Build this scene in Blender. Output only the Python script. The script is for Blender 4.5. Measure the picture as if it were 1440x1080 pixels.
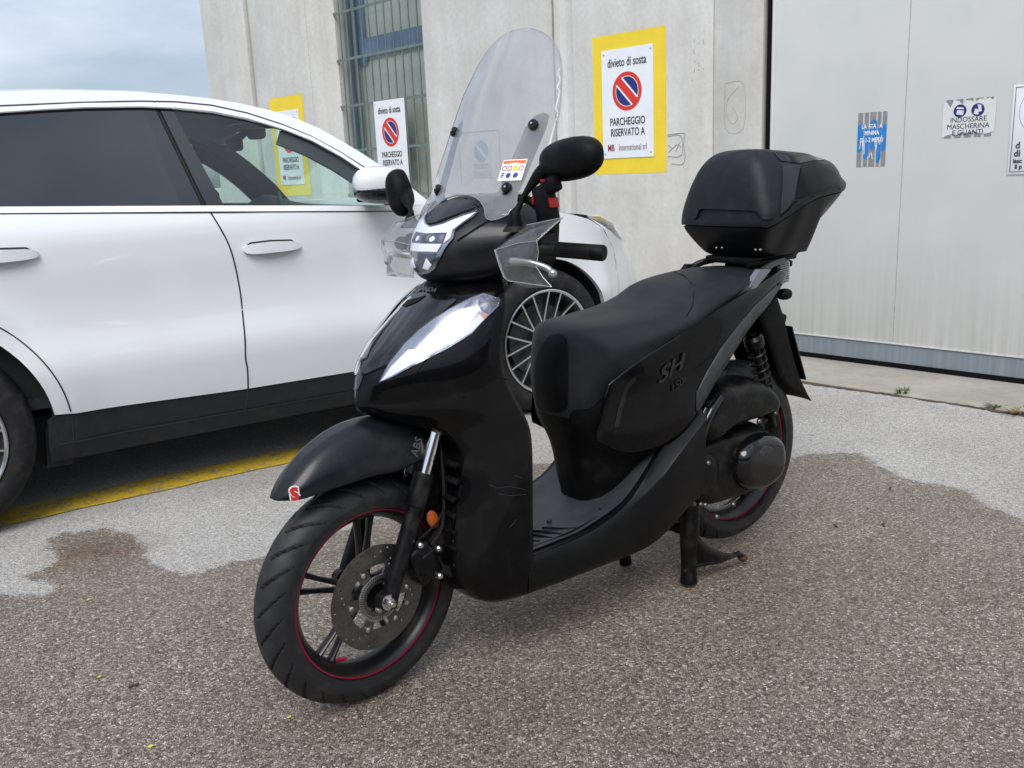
import bpy, bmesh, math, random
import numpy as np
from mathutils import Vector, Matrix
from mathutils.bvhtree import BVHTree
from mathutils.geometry import delaunay_2d_cdt
R = math.radians
random.seed(7)
scene = bpy.context.scene
for o in list(bpy.data.objects): bpy.data.objects.remove(o)

# ------------------------------------------------------------------ camera
FPX, PITCH, ROLL, CAMH = 1280.0, R(13.4), R(-2.6), 1.27      # focal length in pixels of the 1440 px wide photo
_cp, _sp = math.cos(PITCH), math.sin(PITCH)
_rz = np.array([[math.cos(ROLL), -math.sin(ROLL), 0], [math.sin(ROLL), math.cos(ROLL), 0], [0, 0, 1]])
CAMM = _rz @ np.array([[1, 0, 0], [0, -_sp, -_cp], [0, _cp, -_sp]])   # rows: right, down, forward
CO = np.array([0, 0, CAMH])
cam_data = bpy.data.cameras.new('camera'); cam = bpy.data.objects.new('camera', cam_data)
scene.collection.objects.link(cam); scene.camera = cam
cam_data.sensor_fit = 'HORIZONTAL'; cam_data.sensor_width = 36.0; cam_data.lens = 36.0 * FPX / 1440.0
cam_data.clip_start = 0.05; cam_data.clip_end = 2000
r_, d_, f_ = CAMM
cam.matrix_world = Matrix(((r_[0], -d_[0], -f_[0], 0), (r_[1], -d_[1], -f_[1], 0), (r_[2], -d_[2], -f_[2], CAMH), (0, 0, 0, 1)))

# ------------------------------------------------------------------ world, sun, exposure
SUN_EL, SUN_AZ = R(50), R(258)          # azimuth: direction the light comes from, measured from +X towards +Y
world = bpy.data.worlds.new('World'); scene.world = world; world.use_nodes = True
nt = world.node_tree; nt.nodes.clear()
wo = nt.nodes.new('ShaderNodeOutputWorld'); bg = nt.nodes.new('ShaderNodeBackground')
sky = nt.nodes.new('ShaderNodeTexSky'); sky.sky_type = 'NISHITA'; sky.sun_disc = False
sky.sun_elevation = SUN_EL; sky.sun_rotation = R(90) - SUN_AZ; sky.air_density = 1.0; sky.dust_density = 2.0
tc = nt.nodes.new('ShaderNodeTexCoord'); mp = nt.nodes.new('ShaderNodeMapping'); mp.inputs['Scale'].default_value = (1.0, 1.0, 3.2)
mp.inputs['Location'].default_value = (0.3, 0.1, 0.25)
n1 = nt.nodes.new('ShaderNodeTexNoise'); n1.inputs['Scale'].default_value = 2.1; n1.inputs['Detail'].default_value = 7; n1.inputs['Roughness'].default_value = .55
rm = nt.nodes.new('ShaderNodeValToRGB'); rm.color_ramp.elements[0].position = .36; rm.color_ramp.elements[1].position = .60
n2 = nt.nodes.new('ShaderNodeTexNoise'); n2.inputs['Scale'].default_value = 3.5; n2.inputs['Detail'].default_value = 5
cr2 = nt.nodes.new('ShaderNodeValToRGB'); cr2.color_ramp.elements[0].position = .3; cr2.color_ramp.elements[1].position = .7
cr2.color_ramp.elements[0].color = (3.3, 4.0, 5.2, 1); cr2.color_ramp.elements[1].color = (6.6, 7.1, 7.9, 1)
mx = nt.nodes.new('ShaderNodeMixRGB')
L = nt.links.new
L(tc.outputs['Generated'], mp.inputs['Vector']); L(mp.outputs[0], n1.inputs['Vector']); L(mp.outputs[0], n2.inputs['Vector'])
L(n1.outputs['Fac'], rm.inputs['Fac']); L(n2.outputs['Fac'], cr2.inputs['Fac'])
L(rm.outputs['Color'], mx.inputs['Fac']); L(sky.outputs['Color'], mx.inputs['Color1']); L(cr2.outputs['Color'], mx.inputs['Color2'])
sx = nt.nodes.new('ShaderNodeSeparateXYZ'); L(tc.outputs['Generated'], sx.inputs[0])      # overcast sky: brighter overhead than near the horizon
gr = nt.nodes.new('ShaderNodeValToRGB'); e_ = gr.color_ramp.elements; e_[0].position = .0; e_[0].color = (.46, .475, .49, 1); e_[1].position = .85; e_[1].color = (1.0, 1.0, 1.0, 1)
q_ = e_.new(.30); q_.color = (.58, .59, .60, 1)
mg = nt.nodes.new('ShaderNodeVectorMath'); mg.operation = 'MULTIPLY'; ms = nt.nodes.new('ShaderNodeVectorMath'); ms.operation = 'SCALE'; ms.inputs[3].default_value = 1.35
L(sx.outputs['Z'], gr.inputs['Fac']); L(mx.outputs['Color'], mg.inputs[0]); L(gr.outputs['Color'], mg.inputs[1]); L(mg.outputs[0], ms.inputs[0])
L(ms.outputs[0], bg.inputs['Color']); bg.inputs['Strength'].default_value = 0.1; L(bg.outputs[0], wo.inputs['Surface'])
sd = bpy.data.lights.new('sun', 'SUN'); sun = bpy.data.objects.new('sun', sd); scene.collection.objects.link(sun)
sd.energy = 1.35; sd.angle = R(32); sd.color = (1, .97, .93)
sv = Vector((math.cos(SUN_EL) * math.cos(SUN_AZ), math.cos(SUN_EL) * math.sin(SUN_AZ), math.sin(SUN_EL)))
sun.rotation_euler = sv.to_track_quat('Z', 'Y').to_euler()
vs = scene.view_settings; vs.view_transform = 'Standard'; vs.look = 'None'; vs.gamma = 1; vs.exposure = 0.85
vs.use_curve_mapping = False

# ------------------------------------------------------------------ frames of reference (metres)
class Frame:
    def __init__(s, o, deg):
        s.o = np.array(o, float); s.deg = deg; c, q = math.cos(R(deg)), math.sin(R(deg))
        s.x = np.array([c, q, 0]); s.y = np.array([-q, c, 0])
    def ray(s, px, py):
        d = CAMM.T @ np.array([(px - 720) / FPX, (py - 540) / FPX, 1.0]); o = CO - s.o
        return np.array([o @ s.x, o @ s.y, o[2]]), np.array([d @ s.x, d @ s.y, d[2]])
    def on_y(s, px, py, y=0.0):
        o, d = s.ray(px, py); return o + d * ((y - o[1]) / d[1])
    def on_z(s, px, py, z=0.0):
        o, d = s.ray(px, py); return o + d * ((z - o[2]) / d[2])
    def on_f(s, px, py, fn, y=0.1):
        for _ in range(25):
            p = s.on_y(px, py, y); y = fn(p[0], p[2])
        return p
WORLD = Frame([0, 0, 0], 0)
SC = Frame([0.700, 2.855, 0], 216.26)       # scooter: origin under the rear axle, x forward, y to its left
CAR = Frame([0.201, 4.642, 0], 33.5)        # car: origin under the front right wheel face, x forward, y to its left
_d = WORLD.on_z(1140, 510)
WL = Frame([_d[0], _d[1], 0], -47)          # wall: x to the right along it, y into the building
def frot(x0, y0, deg):                      # turn about a vertical axis (the steering)
    return Matrix.Translation((x0, y0, 0)) @ Matrix.Rotation(R(deg), 4, 'Z')
HBM = frot(.95, 0, 6.4); FWM = frot(1.35, 0, 6.4)
def sub(fr, x0, deg): return Frame(fr.o + fr.x * x0, fr.deg + deg)
HB = sub(SC, .95, 6.4); FW = sub(SC, 1.35, 6.4)

# ------------------------------------------------------------------ materials
MATS = {}
def mat(name, col, rough=.5, metal=0, coat=0, spec=.5, trans=0, alpha=1, ior=1.45, var=0, vscale=8, bump=0, bscale=60, rvar=0, emis=None, dust=0):
    m = bpy.data.materials.new(name); m.use_nodes = True; t = m.node_tree; b = t.nodes['Principled BSDF']
    b.inputs['Base Color'].default_value = (*col, 1); b.inputs['Roughness'].default_value = rough; b.inputs['Metallic'].default_value = metal
    b.inputs['Coat Weight'].default_value = coat; b.inputs['Coat Roughness'].default_value = .04
    b.inputs['Specular IOR Level'].default_value = spec; b.inputs['Transmission Weight'].default_value = trans
    b.inputs['Alpha'].default_value = alpha; b.inputs['IOR'].default_value = ior
    lk = t.links.new; tcn = t.nodes.new('ShaderNodeTexCoord'); src = None
    if var or rvar or dust:
        n = t.nodes.new('ShaderNodeTexNoise'); n.inputs['Scale'].default_value = vscale; n.inputs['Detail'].default_value = 6; n.inputs['Roughness'].default_value = .62
        lk(tcn.outputs['Object'], n.inputs['Vector'])
        if var:
            r = t.nodes.new('ShaderNodeValToRGB'); r.color_ramp.elements[0].position = .3; r.color_ramp.elements[1].position = .7
            r.color_ramp.elements[0].color = (*[c * (1 - var) for c in col], 1); r.color_ramp.elements[1].color = (*[min(1, c * (1 + var)) for c in col], 1)
            lk(n.outputs['Fac'], r.inputs['Fac']); src = r.outputs['Color']
        if rvar:
            q = t.nodes.new('ShaderNodeMapRange'); q.inputs[1].default_value = .3; q.inputs[2].default_value = .7
            q.inputs[3].default_value = max(.02, rough - rvar); q.inputs[4].default_value = min(1, rough + rvar)
            lk(n.outputs['Fac'], q.inputs[0]); lk(q.outputs[0], b.inputs['Roughness'])
        if dust:
            nd = t.nodes.new('ShaderNodeTexNoise'); nd.inputs['Scale'].default_value = 22; nd.inputs['Detail'].default_value = 8
            lk(tcn.outputs['Object'], nd.inputs['Vector'])
            rr = t.nodes.new('ShaderNodeValToRGB'); rr.color_ramp.elements[0].position = .5; rr.color_ramp.elements[1].position = .75
            rr.color_ramp.elements[1].color = (dust, dust, dust, 1); rr.color_ramp.elements[0].color = (0, 0, 0, 1)
            lk(nd.outputs['Fac'], rr.inputs['Fac'])
            mxn = t.nodes.new('ShaderNodeMixRGB'); mxn.inputs['Color1'].default_value = (*col, 1); mxn.inputs['Color2'].default_value = (.22, .20, .17, 1)
            if src: lk(src, mxn.inputs['Color1'])
            lk(rr.outputs['Color'], mxn.inputs['Fac']); src = mxn.outputs['Color']
        if src: lk(src, b.inputs['Base Color'])
    if bump:
        n = t.nodes.new('ShaderNodeTexNoise'); n.inputs['Scale'].default_value = bscale; n.inputs['Detail'].default_value = 4
        bp = t.nodes.new('ShaderNodeBump'); bp.inputs['Strength'].default_value = bump; bp.inputs['Distance'].default_value = .002
        lk(tcn.outputs['Object'], n.inputs['Vector']); lk(n.outputs['Fac'], bp.inputs['Height']); lk(bp.outputs[0], b.inputs['Normal'])
    if emis: b.inputs['Emission Color'].default_value = (*emis[:3], 1); b.inputs['Emission Strength'].default_value = emis[3]
    MATS[name] = m; return m
M = MATS
mat('paint_black', (.0022, .0022, .0026), .20, coat=.28, spec=.12, rvar=.05, vscale=3, dust=.02)
mat('paint_satin', (.006, .0065, .0085), .34, coat=.08, spec=.35, rvar=.06, vscale=4, dust=.06)
mat('plastic_black', (.0028, .0028, .0032), .5, spec=.15, bump=.25, bscale=900, rvar=.08, vscale=5, dust=.04)
mat('plastic_grey', (.030, .032, .038), .42, bump=.2, bscale=900, dust=.08)
mat('plastic_gloss', (.004, .004, .005), .14, coat=.4, spec=.4)
mat('seat_vinyl', (.011, .012, .016), .5, spec=.35, bump=.55, bscale=1300, rvar=.05, vscale=6, dust=.04)
mat('seat_side', (.003, .003, .0035), .5, spec=.2, bump=.5, bscale=1300)
mat('box_plastic', (.0085, .009, .012), .42, spec=.32, bump=.35, bscale=1000, rvar=.05, dust=.05)
mat('box_gloss', (.003, .003, .0033), .38, spec=.25)
mat('rubber', (.012, .0125, .014), .55, bump=.3, bscale=400, dust=.10)
mat('rubber_side', (.005, .005, .0055), .55, spec=.3, dust=.06)
mat('rim_black', (.007, .007, .008), .3, dust=.05)
mat('red_tape', (.26, .005, .03), .45)
mat('chrome', (.75, .75, .76), .12, metal=1)
mat('steel', (.36, .34, .32), .35, metal=1, var=.25, vscale=30)
mat('disc_steel', (.135, .128, .118), .34, metal=.85, var=.35, vscale=25)
mat('alu', (.55, .55, .56), .33, metal=1, rvar=.1, vscale=40)
mat('engine_black', (.0036, .0036, .004), .33, spec=.24, bump=.3, bscale=300, dust=.10, rvar=.1)
mat('rust', (.06, .025, .012), .85, var=.5, vscale=60, bump=.5, bscale=200)
mat('amber', (.45, .09, .01), .15, coat=.5)
mat('red_lens', (.25, .01, .01), .15, coat=.5)
mat('reflector_silver', (.29, .30, .33), .2, metal=1, var=.18, vscale=26)
mat('drl_white', (.74, .75, .77), .22, coat=1)
mat('lens_grey', (.17, .17, .20), .22, metal=.85, var=.8, vscale=70, coat=.5); mat('amber_pale', (.50, .26, .22), .3, coat=.5)
mat('lens_dark', (.10, .105, .115), .10, coat=.6, metal=.7, var=.7, vscale=60)
mat('clear_lens', (.95, .96, .97), .03, trans=1, ior=1.3)
mat('white_print', (.80, .80, .80), .4); mat('black_print', (.02, .02, .022), .5); mat('red_print', (.55, .03, .02), .45)
mat('blue_print', (.03, .05, .22), .4); mat('yellow_print', (.85, .60, .03), .5); mat('orange_print', (.75, .16, .03), .5)
mat('grey_letter', (.16, .16, .17), .35, metal=.6)
mat('emboss', (.009, .0095, .011), .3, coat=.3)
mat('red_plastic', (.28, .006, .008), .35)
mat('skirt_satin', (.0028, .003, .0038), .40, spec=.26, dust=.02)
# thin clear plastic: mostly see-through with a glossy reflection on both faces
def clear(name, tint, refl=.5, haze=.06, hcol=(.5, .5, .52)):
    m = bpy.data.materials.new(name); m.use_nodes = True; t = m.node_tree; t.nodes.clear(); lk = t.links.new
    out = t.nodes.new('ShaderNodeOutputMaterial'); tr = t.nodes.new('ShaderNodeBsdfTransparent'); tr.inputs[0].default_value = (*tint, 1)
    gl = t.nodes.new('ShaderNodeBsdfGlossy'); gl.inputs['Roughness'].default_value = .03; gl.inputs[0].default_value = (.9, .92, .95, 1)
    df = t.nodes.new('ShaderNodeBsdfDiffuse'); df.inputs[0].default_value = (*hcol, 1)
    fr = t.nodes.new('ShaderNodeFresnel'); gm = t.nodes.new('ShaderNodeNewGeometry'); im = t.nodes.new('ShaderNodeMapRange'); im.inputs[3].default_value = 1.45; im.inputs[4].default_value = 1 / 1.45; lk(gm.outputs['Backfacing'], im.inputs[0]); lk(im.outputs[0], fr.inputs[0])
    mu = t.nodes.new('ShaderNodeMath'); mu.operation = 'MULTIPLY'; mu.inputs[1].default_value = refl
    a = t.nodes.new('ShaderNodeMixShader'); a.inputs[0].default_value = haze; b = t.nodes.new('ShaderNodeMixShader')
    n = t.nodes.new('ShaderNodeTexNoise'); n.inputs['Scale'].default_value = 5; n.inputs['Detail'].default_value = 6; tcn = t.nodes.new('ShaderNodeTexCoord')
    lk(tcn.outputs['Object'], n.inputs['Vector']); mr = t.nodes.new('ShaderNodeMapRange'); mr.inputs[1].default_value = .3; mr.inputs[2].default_value = .75
    mr.inputs[3].default_value = haze * .5; mr.inputs[4].default_value = haze * 1.5; lk(n.outputs['Fac'], mr.inputs[0]); lk(mr.outputs[0], a.inputs[0])
    lk(tr.outputs[0], a.inputs[1]); lk(df.outputs[0], a.inputs[2]); lk(fr.outputs[0], mu.inputs[0]); lk(mu.outputs[0], b.inputs[0])
    lk(a.outputs[0], b.inputs[1]); lk(gl.outputs[0], b.inputs[2]); lk(b.outputs[0], out.inputs[0]); M[name] = m
clear('windshield_clear', (.80, .805, .81), 1.0, .20, (.62, .63, .63))
clear('bracket_grey', (.42, .42, .45), .8, .25, (.2, .2, .22))
clear('guard_clear', (.90, .90, .89), .8, .07, (.5, .5, .48))
clear('glass_green', (.50, .66, .60), 1.0, .02)
clear('lamp_glass', (.95, .96, .98), .6, .02)

# ------------------------------------------------------------------ mesh helpers
def catmull(P, n):
    P = [np.array(p, float) for p in P]
    if len(P) == 2 or n < 2: 
        if n < 2: return P
    out = []
    E = [2 * P[0] - P[1]] + P + [2 * P[-1] - P[-2]]
    for i in range(len(P) - 1):
        a, b, c, d = E[i:i + 4]
        for k in range(n):
            t = k / n
            out.append(.5 * ((2 * b) + (c - a) * t + (2 * a - 5 * b + 4 * c - d) * t * t + (3 * b - a - 3 * c + d) * t ** 3))
    out.append(P[-1]); return out
def surf(rows, nu=5, nv=5):
    rr = [catmull(r, nv) for r in rows]; cols = [catmull([r[j] for r in rr], nu) for j in range(len(rr[0]))]
    return [[cols[j][i] for j in range(len(cols))] for i in range(len(cols[0]))]
class MB:
    def __init__(s, xf=None): s.bm = bmesh.new(); s.xf = xf
    def grid(s, g, mirror=False, close=False, capends=False):
        for sg in ((1, -1) if mirror else (1,)):
            V = [[s.bm.verts.new((p[0], p[1] * sg, p[2])) for p in r] for r in g]
            n = len(V[0])
            for i in range(len(V) - 1):
                for j in range(n if close else n - 1):
                    q = [V[i][j], V[i][(j + 1) % n], V[i + 1][(j + 1) % n], V[i + 1][j]]
                    if len(set(q)) == 4:
                        try: s.bm.faces.new(q)
                        except ValueError: pass
            if capends:
                for r in (V[0], V[-1]):
                    if len(r) > 2:
                        try: s.bm.faces.new(r)
                        except ValueError: pass
        return s
    def weld(s, d=1e-4): bmesh.ops.remove_doubles(s.bm, verts=s.bm.verts, dist=d); return s
    def tube(s, P, r, n=12, sm=6, cap=True):
        P = [Vector(p) for p in P]; rs = r if isinstance(r, (list, tuple)) else [r] * len(P)
        Q = catmull([(*p, a) for p, a in zip(P, rs)], sm) if (sm > 1 and len(P) > 2) else [np.array((*p, a)) for p, a in zip(P, rs)]
        pts = [Vector(q[:3]) for q in Q]; g = []; up = None
        for i, p in enumerate(pts):
            t = (pts[min(i + 1, len(pts) - 1)] - pts[max(i - 1, 0)]).normalized()
            if up is None: up = t.orthogonal().normalized()
            up = (up - t * up.dot(t)).normalized(); w = t.cross(up)
            g.append([p + (up * math.cos(2 * math.pi * k / n) + w * math.sin(2 * math.pi * k / n)) * max(Q[i][3], 1e-4) for k in range(n)])
        s.grid(g, close=True, capends=cap); return s
    def lathe(s, prof, c=(0, 0, 0), axis=(0, 1, 0), n=48, a0=0, a1=2 * math.pi, closed_prof=False):
        # prof: list of (radius, offset along axis)
        ax = Vector(axis).normalized(); u = ax.orthogonal().normalized() if abs(ax.z) > .9 else Vector((0, 0, 1)).cross(ax).normalized(); w = ax.cross(u); c = Vector(c)
        full = abs(a1 - a0) > 6.28; g = []
        for k in range(n if full else n + 1):
            a = a0 + (a1 - a0) * k / n; e = u * math.cos(a) + w * math.sin(a)
            g.append([c + e * r + ax * o for r, o in prof])
        if full: g.append(g[0])
        s.grid(g, close=closed_prof); s.weld(1e-6) if full else None; return s
    def box(s, c, d, rot=None, bev=0, seg=2):
        r = bmesh.ops.create_cube(s.bm, size=1); vs_ = r['verts']
        m = Matrix.Translation(c) @ (rot.to_4x4() if rot else Matrix.Identity(4)) @ Matrix.Diagonal((*d, 1))
        bmesh.ops.transform(s.bm, matrix=m, verts=vs_)
        if bev:
            es = {e for v in vs_ for e in v.link_edges}
            bmesh.ops.bevel(s.bm, geom=list(es), offset=bev, segments=seg, profile=.5, affect='EDGES')
        return s
    def ball(s, c, d, rot=None, n=24, pw=1.0):
        r = bmesh.ops.create_uvsphere(s.bm, u_segments=n, v_segments=n // 2, radius=1)
        if pw != 1:
            for v in r['verts']:
                v.co = Vector([math.copysign(abs(q) ** pw, q) for q in v.co])
        m = Matrix.Translation(c) @ (rot.to_4x4() if rot else Matrix.Identity(4)) @ Matrix.Diagonal((*d, 1))
        bmesh.ops.transform(s.bm, matrix=m, verts=r['verts']); return s
    def poly(s, pts2, fn, step=.02, thick=0, dirv=None, holes=()):
        """outline in 2D filled with an even triangle net, lifted by fn(u, v) -> 3D; thick > 0 gives it a back and an edge"""
        pts = [tuple(p) for p in pts2]; n = len(pts); V = [Vector(p) for p in pts]; Ed = [(i, (i + 1) % n) for i in range(n)]
        allp = list(pts); 
        for h in holes:
            k = len(V); V += [Vector(p) for p in h]; Ed += [(k + i, k + (i + 1) % len(h)) for i in range(len(h))]; allp += list(h)
        xs = [p[0] for p in pts]; ys = [p[1] for p in pts]; P2 = np.array(pts)
        if step:
            gx = np.arange(min(xs) + step * .5, max(xs), step); gy = np.arange(min(ys) + step * .5, max(ys), step)
            A = np.array(allp)
            for x in gx:
                for y in gy:
                    if inside(pts, x, y) and not any(inside(h, x, y) for h in holes) and ((A[:, 0] - x) ** 2 + (A[:, 1] - y) ** 2).min() > (step * .4) ** 2: V.append(Vector((x, y)))
        fv, fe, ff, *_ = delaunay_2d_cdt(V, Ed, [], 1, 1e-7)
        if holes: ff = [f for f in ff if not any(inside(h, sum(fv[i][0] for i in f) / 3, sum(fv[i][1] for i in f) / 3) for h in holes)]
        top = [s.bm.verts.new(fn(v[0], v[1])) for v in fv]; faces = []
        for f in ff:
            try: faces.append(s.bm.faces.new([top[i] for i in f]))
            except ValueError: pass
        if thick:
            bot = [s.bm.verts.new(Vector(t.co) + Vector(dirv) * thick) for t in top]
            cnt = {}
            for f in ff:
                try: s.bm.faces.new([bot[i] for i in reversed(f)])
                except ValueError: pass
                for a, b in zip(f, list(f[1:]) + [f[0]]): cnt[(a, b)] = 1
            for a, b in cnt:
                if (b, a) not in cnt:
                    try: s.bm.faces.new([top[b], top[a], bot[a], bot[b]])
                    except ValueError: pass
        loose = [v for v in s.bm.verts if not v.link_faces]
        if loose: bmesh.ops.delete(s.bm, geom=loose, context='VERTS')
        return s
    def pillow(s, pts2, y0, h, rnd, step=.01, taper=0):
        """closed slab from y0 outwards by h with its rim rounded over rnd; outline in (x, z)"""
        P2 = np.array(pts2); E2 = np.roll(P2, -1, 0)
        def dist(x, z):
            q = np.array([x, z]); d = E2 - P2; t = np.clip(((q - P2) * d).sum(1) / ((d * d).sum(1) + 1e-12), 0, 1)
            return np.sqrt((((P2 + d * t[:, None]) - q) ** 2).sum(1)).min()
        def f(x, z):
            t = min(1, dist(x, z) / rnd); return (x, y0 + h * math.sqrt(max(0, 1 - (1 - t) ** 2)), z)
        s.poly(pts2, f, step); return s
    def each(s, name, m, parent=None, **k):
        """one object per loose piece"""
        left = set(s.bm.verts); out = []; s.bm.verts.index_update()
        while left:
            st = [left.pop()]; comp = set(st)
            while st:
                for e in st.pop().link_edges:
                    for v in e.verts:
                        if v in left: left.discard(v); comp.add(v); st.append(v)
            fs = [f for f in s.bm.faces if f.verts[0] in comp]
            if not fs: continue
            q = MB(s.xf); mp_ = {v: q.bm.verts.new(v.co) for v in comp}
            for f in fs: q.bm.faces.new([mp_[v] for v in f.verts])
            out.append(q.build(name, m, parent, **k))
        s.bm.free(); return out
    def build(s, name, m, parent=None, smooth=35, solid=0, bevel=0, sub=0, recalc=True, off=-1):
        if recalc: bmesh.ops.recalc_face_normals(s.bm, faces=s.bm.faces)
        if s.xf is not None: bmesh.ops.transform(s.bm, matrix=s.xf, verts=s.bm.verts)
        me = bpy.data.meshes.new(name); s.bm.to_mesh(me); s.bm.free()
        for p in me.polygons: p.use_smooth = smooth > 0
        if smooth: me.set_sharp_from_angle(angle=R(smooth))
        o = bpy.data.objects.new(name, me); scene.collection.objects.link(o)
        if parent: o.parent = parent
        if m is not None:
            for q in (m if isinstance(m, (list, tuple)) else [m]): me.materials.append(M[q] if isinstance(q, str) else q)
        if solid: md = o.modifiers.new('s', 'SOLIDIFY'); md.thickness = solid; md.offset = off
        if bevel: md = o.modifiers.new('b', 'BEVEL'); md.width = bevel; md.segments = 2; md.limit_method = 'ANGLE'; md.angle_limit = R(40)
        return o
scene.cycles.transparent_max_bounces = 24
def nup(bm): bmesh.ops.recalc_face_normals(bm, faces=bm.faces); bm.normal_update(); return bm
def inside(poly, x, y):
    c = False; n = len(poly); j = n - 1
    for i in range(n):
        xi, yi = poly[i][:2]; xj, yj = poly[j][:2]
        if (yi > y) != (yj > y) and x < (xj - xi) * (y - yi) / (yj - yi) + xi: c = not c
        j = i
    return c
def densify(P, n=6, closed=True, smooth=True):
    P = [np.array(p, float) for p in P]
    if closed and smooth:
        E = [P[-1]] + P + [P[0], P[1]]; out = []
        for i in range(len(P)):
            a, b, c, d = E[i:i + 4]
            for k in range(n):
                t = k / n; out.append(tuple(.5 * ((2 * b) + (c - a) * t + (2 * a - 5 * b + 4 * c - d) * t * t + (3 * b - a - 3 * c + d) * t ** 3)))
        return out
    out = []; Q = P + ([P[0]] if closed else [])
    for a, b in zip(Q[:-1], Q[1:]):
        for k in range(n): out.append(tuple(a + (b - a) * k / n))
    if not closed: out.append(tuple(P[-1]))
    return out
def circle(cx, cy, r, n=32, ry=None, a0=0, a1=2 * math.pi):
    return [(cx + r * math.cos(a0 + (a1 - a0) * k / n), cy + (ry or r) * math.sin(a0 + (a1 - a0) * k / n)) for k in range(n if a1 - a0 > 6.28 else n + 1)]
def empty(name, fr, label=None, cat=None, group=None):
    o = bpy.data.objects.new(name, None); scene.collection.objects.link(o); o.empty_display_size = .2
    o.location = fr.o; o.rotation_euler = (0, 0, R(fr.deg)); tag(o, label, cat, group); return o
def tag(o, label=None, cat=None, group=None, kind=None):
    if label: o['label'] = label
    if cat: o['category'] = cat
    if group: o['group'] = group
    if kind: o['kind'] = kind
    return o
def text(name, txt, m, parent, origin, u, v, size, squeeze=1.0, depth=.0008, align='CENTER', lead=1.0, shear=0, bold=0, xf=None, smooth=True):
    """lettering as real raised mesh: u = reading direction, v = up direction of the letters"""
    cu = bpy.data.curves.new(name, 'FONT'); cu.body = txt; cu.size = size; cu.align_x = align; cu.align_y = 'CENTER'; cu.space_line = lead
    cu.extrude = depth; cu.offset = bold; cu.shear = shear; cu.resolution_u = 4
    t = bpy.data.objects.new(name, cu); scene.collection.objects.link(t)
    dg = bpy.context.evaluated_depsgraph_get(); me = bpy.data.meshes.new_from_object(t.evaluated_get(dg)); bpy.data.objects.remove(t)
    u = Vector(u).normalized(); v = Vector(v); v = (v - u * v.dot(u)).normalized(); w = u.cross(v)
    mm = Matrix(((u.x * squeeze, v.x, w.x, origin[0]), (u.y * squeeze, v.y, w.y, origin[1]), (u.z * squeeze, v.z, w.z, origin[2]), (0, 0, 0, 1)))
    me.transform((xf if xf is not None else Matrix.Identity(4)) @ mm); me.materials.clear(); me.materials.append(M[m]); me.name = name
    o = bpy.data.objects.new(name, me); scene.collection.objects.link(o); o.parent = parent; return o
def px_patch(bvh, fr, polypx, off, name, m, parent, step=7, mirror=False, skirt=.004, xf_inv=None, smooth=60, fnz=None):
    """panel lying on a body surface: outline seen in the photo, dropped on the real surface and raised by off; mirrored panel gets its own mesh"""
    res = []
    def hit(px, py):
        o, d = fr.ray(px, py); l, nrm, i, ds = bvh.ray_cast(Vector(o), Vector(d).normalized())
        if l is None:
            l, nrm, i, ds = bvh.find_nearest(Vector(o + d * 2.2)); 
        if nrm.dot(Vector(d)) > 0: nrm = -nrm
        return l + nrm * off
    for sg in ((1, -1) if mirror else (1,)):
        b = MB(); b.poly(polypx, hit, step)
        bd = [e for e in b.bm.edges if len(e.link_faces) == 1]
        ex = bmesh.ops.extrude_edge_only(b.bm, edges=bd)
        cdir = Vector(fr.ray(720, 540)[1])
        b.bm.normal_update()
        for v in [q for q in ex['geom'] if isinstance(q, bmesh.types.BMVert)]:
            l, nrm, i, ds = bvh.find_nearest(v.co)
            dv = (l - v.co); v.co = l + (dv.normalized() * skirt if dv.length > 1e-6 else Vector((0, 0, 0)))
        if sg == -1:
            for v in b.bm.verts: v.co.y *= -1
        res.append(b.build(name, m, parent, smooth=smooth))
    return res

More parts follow.
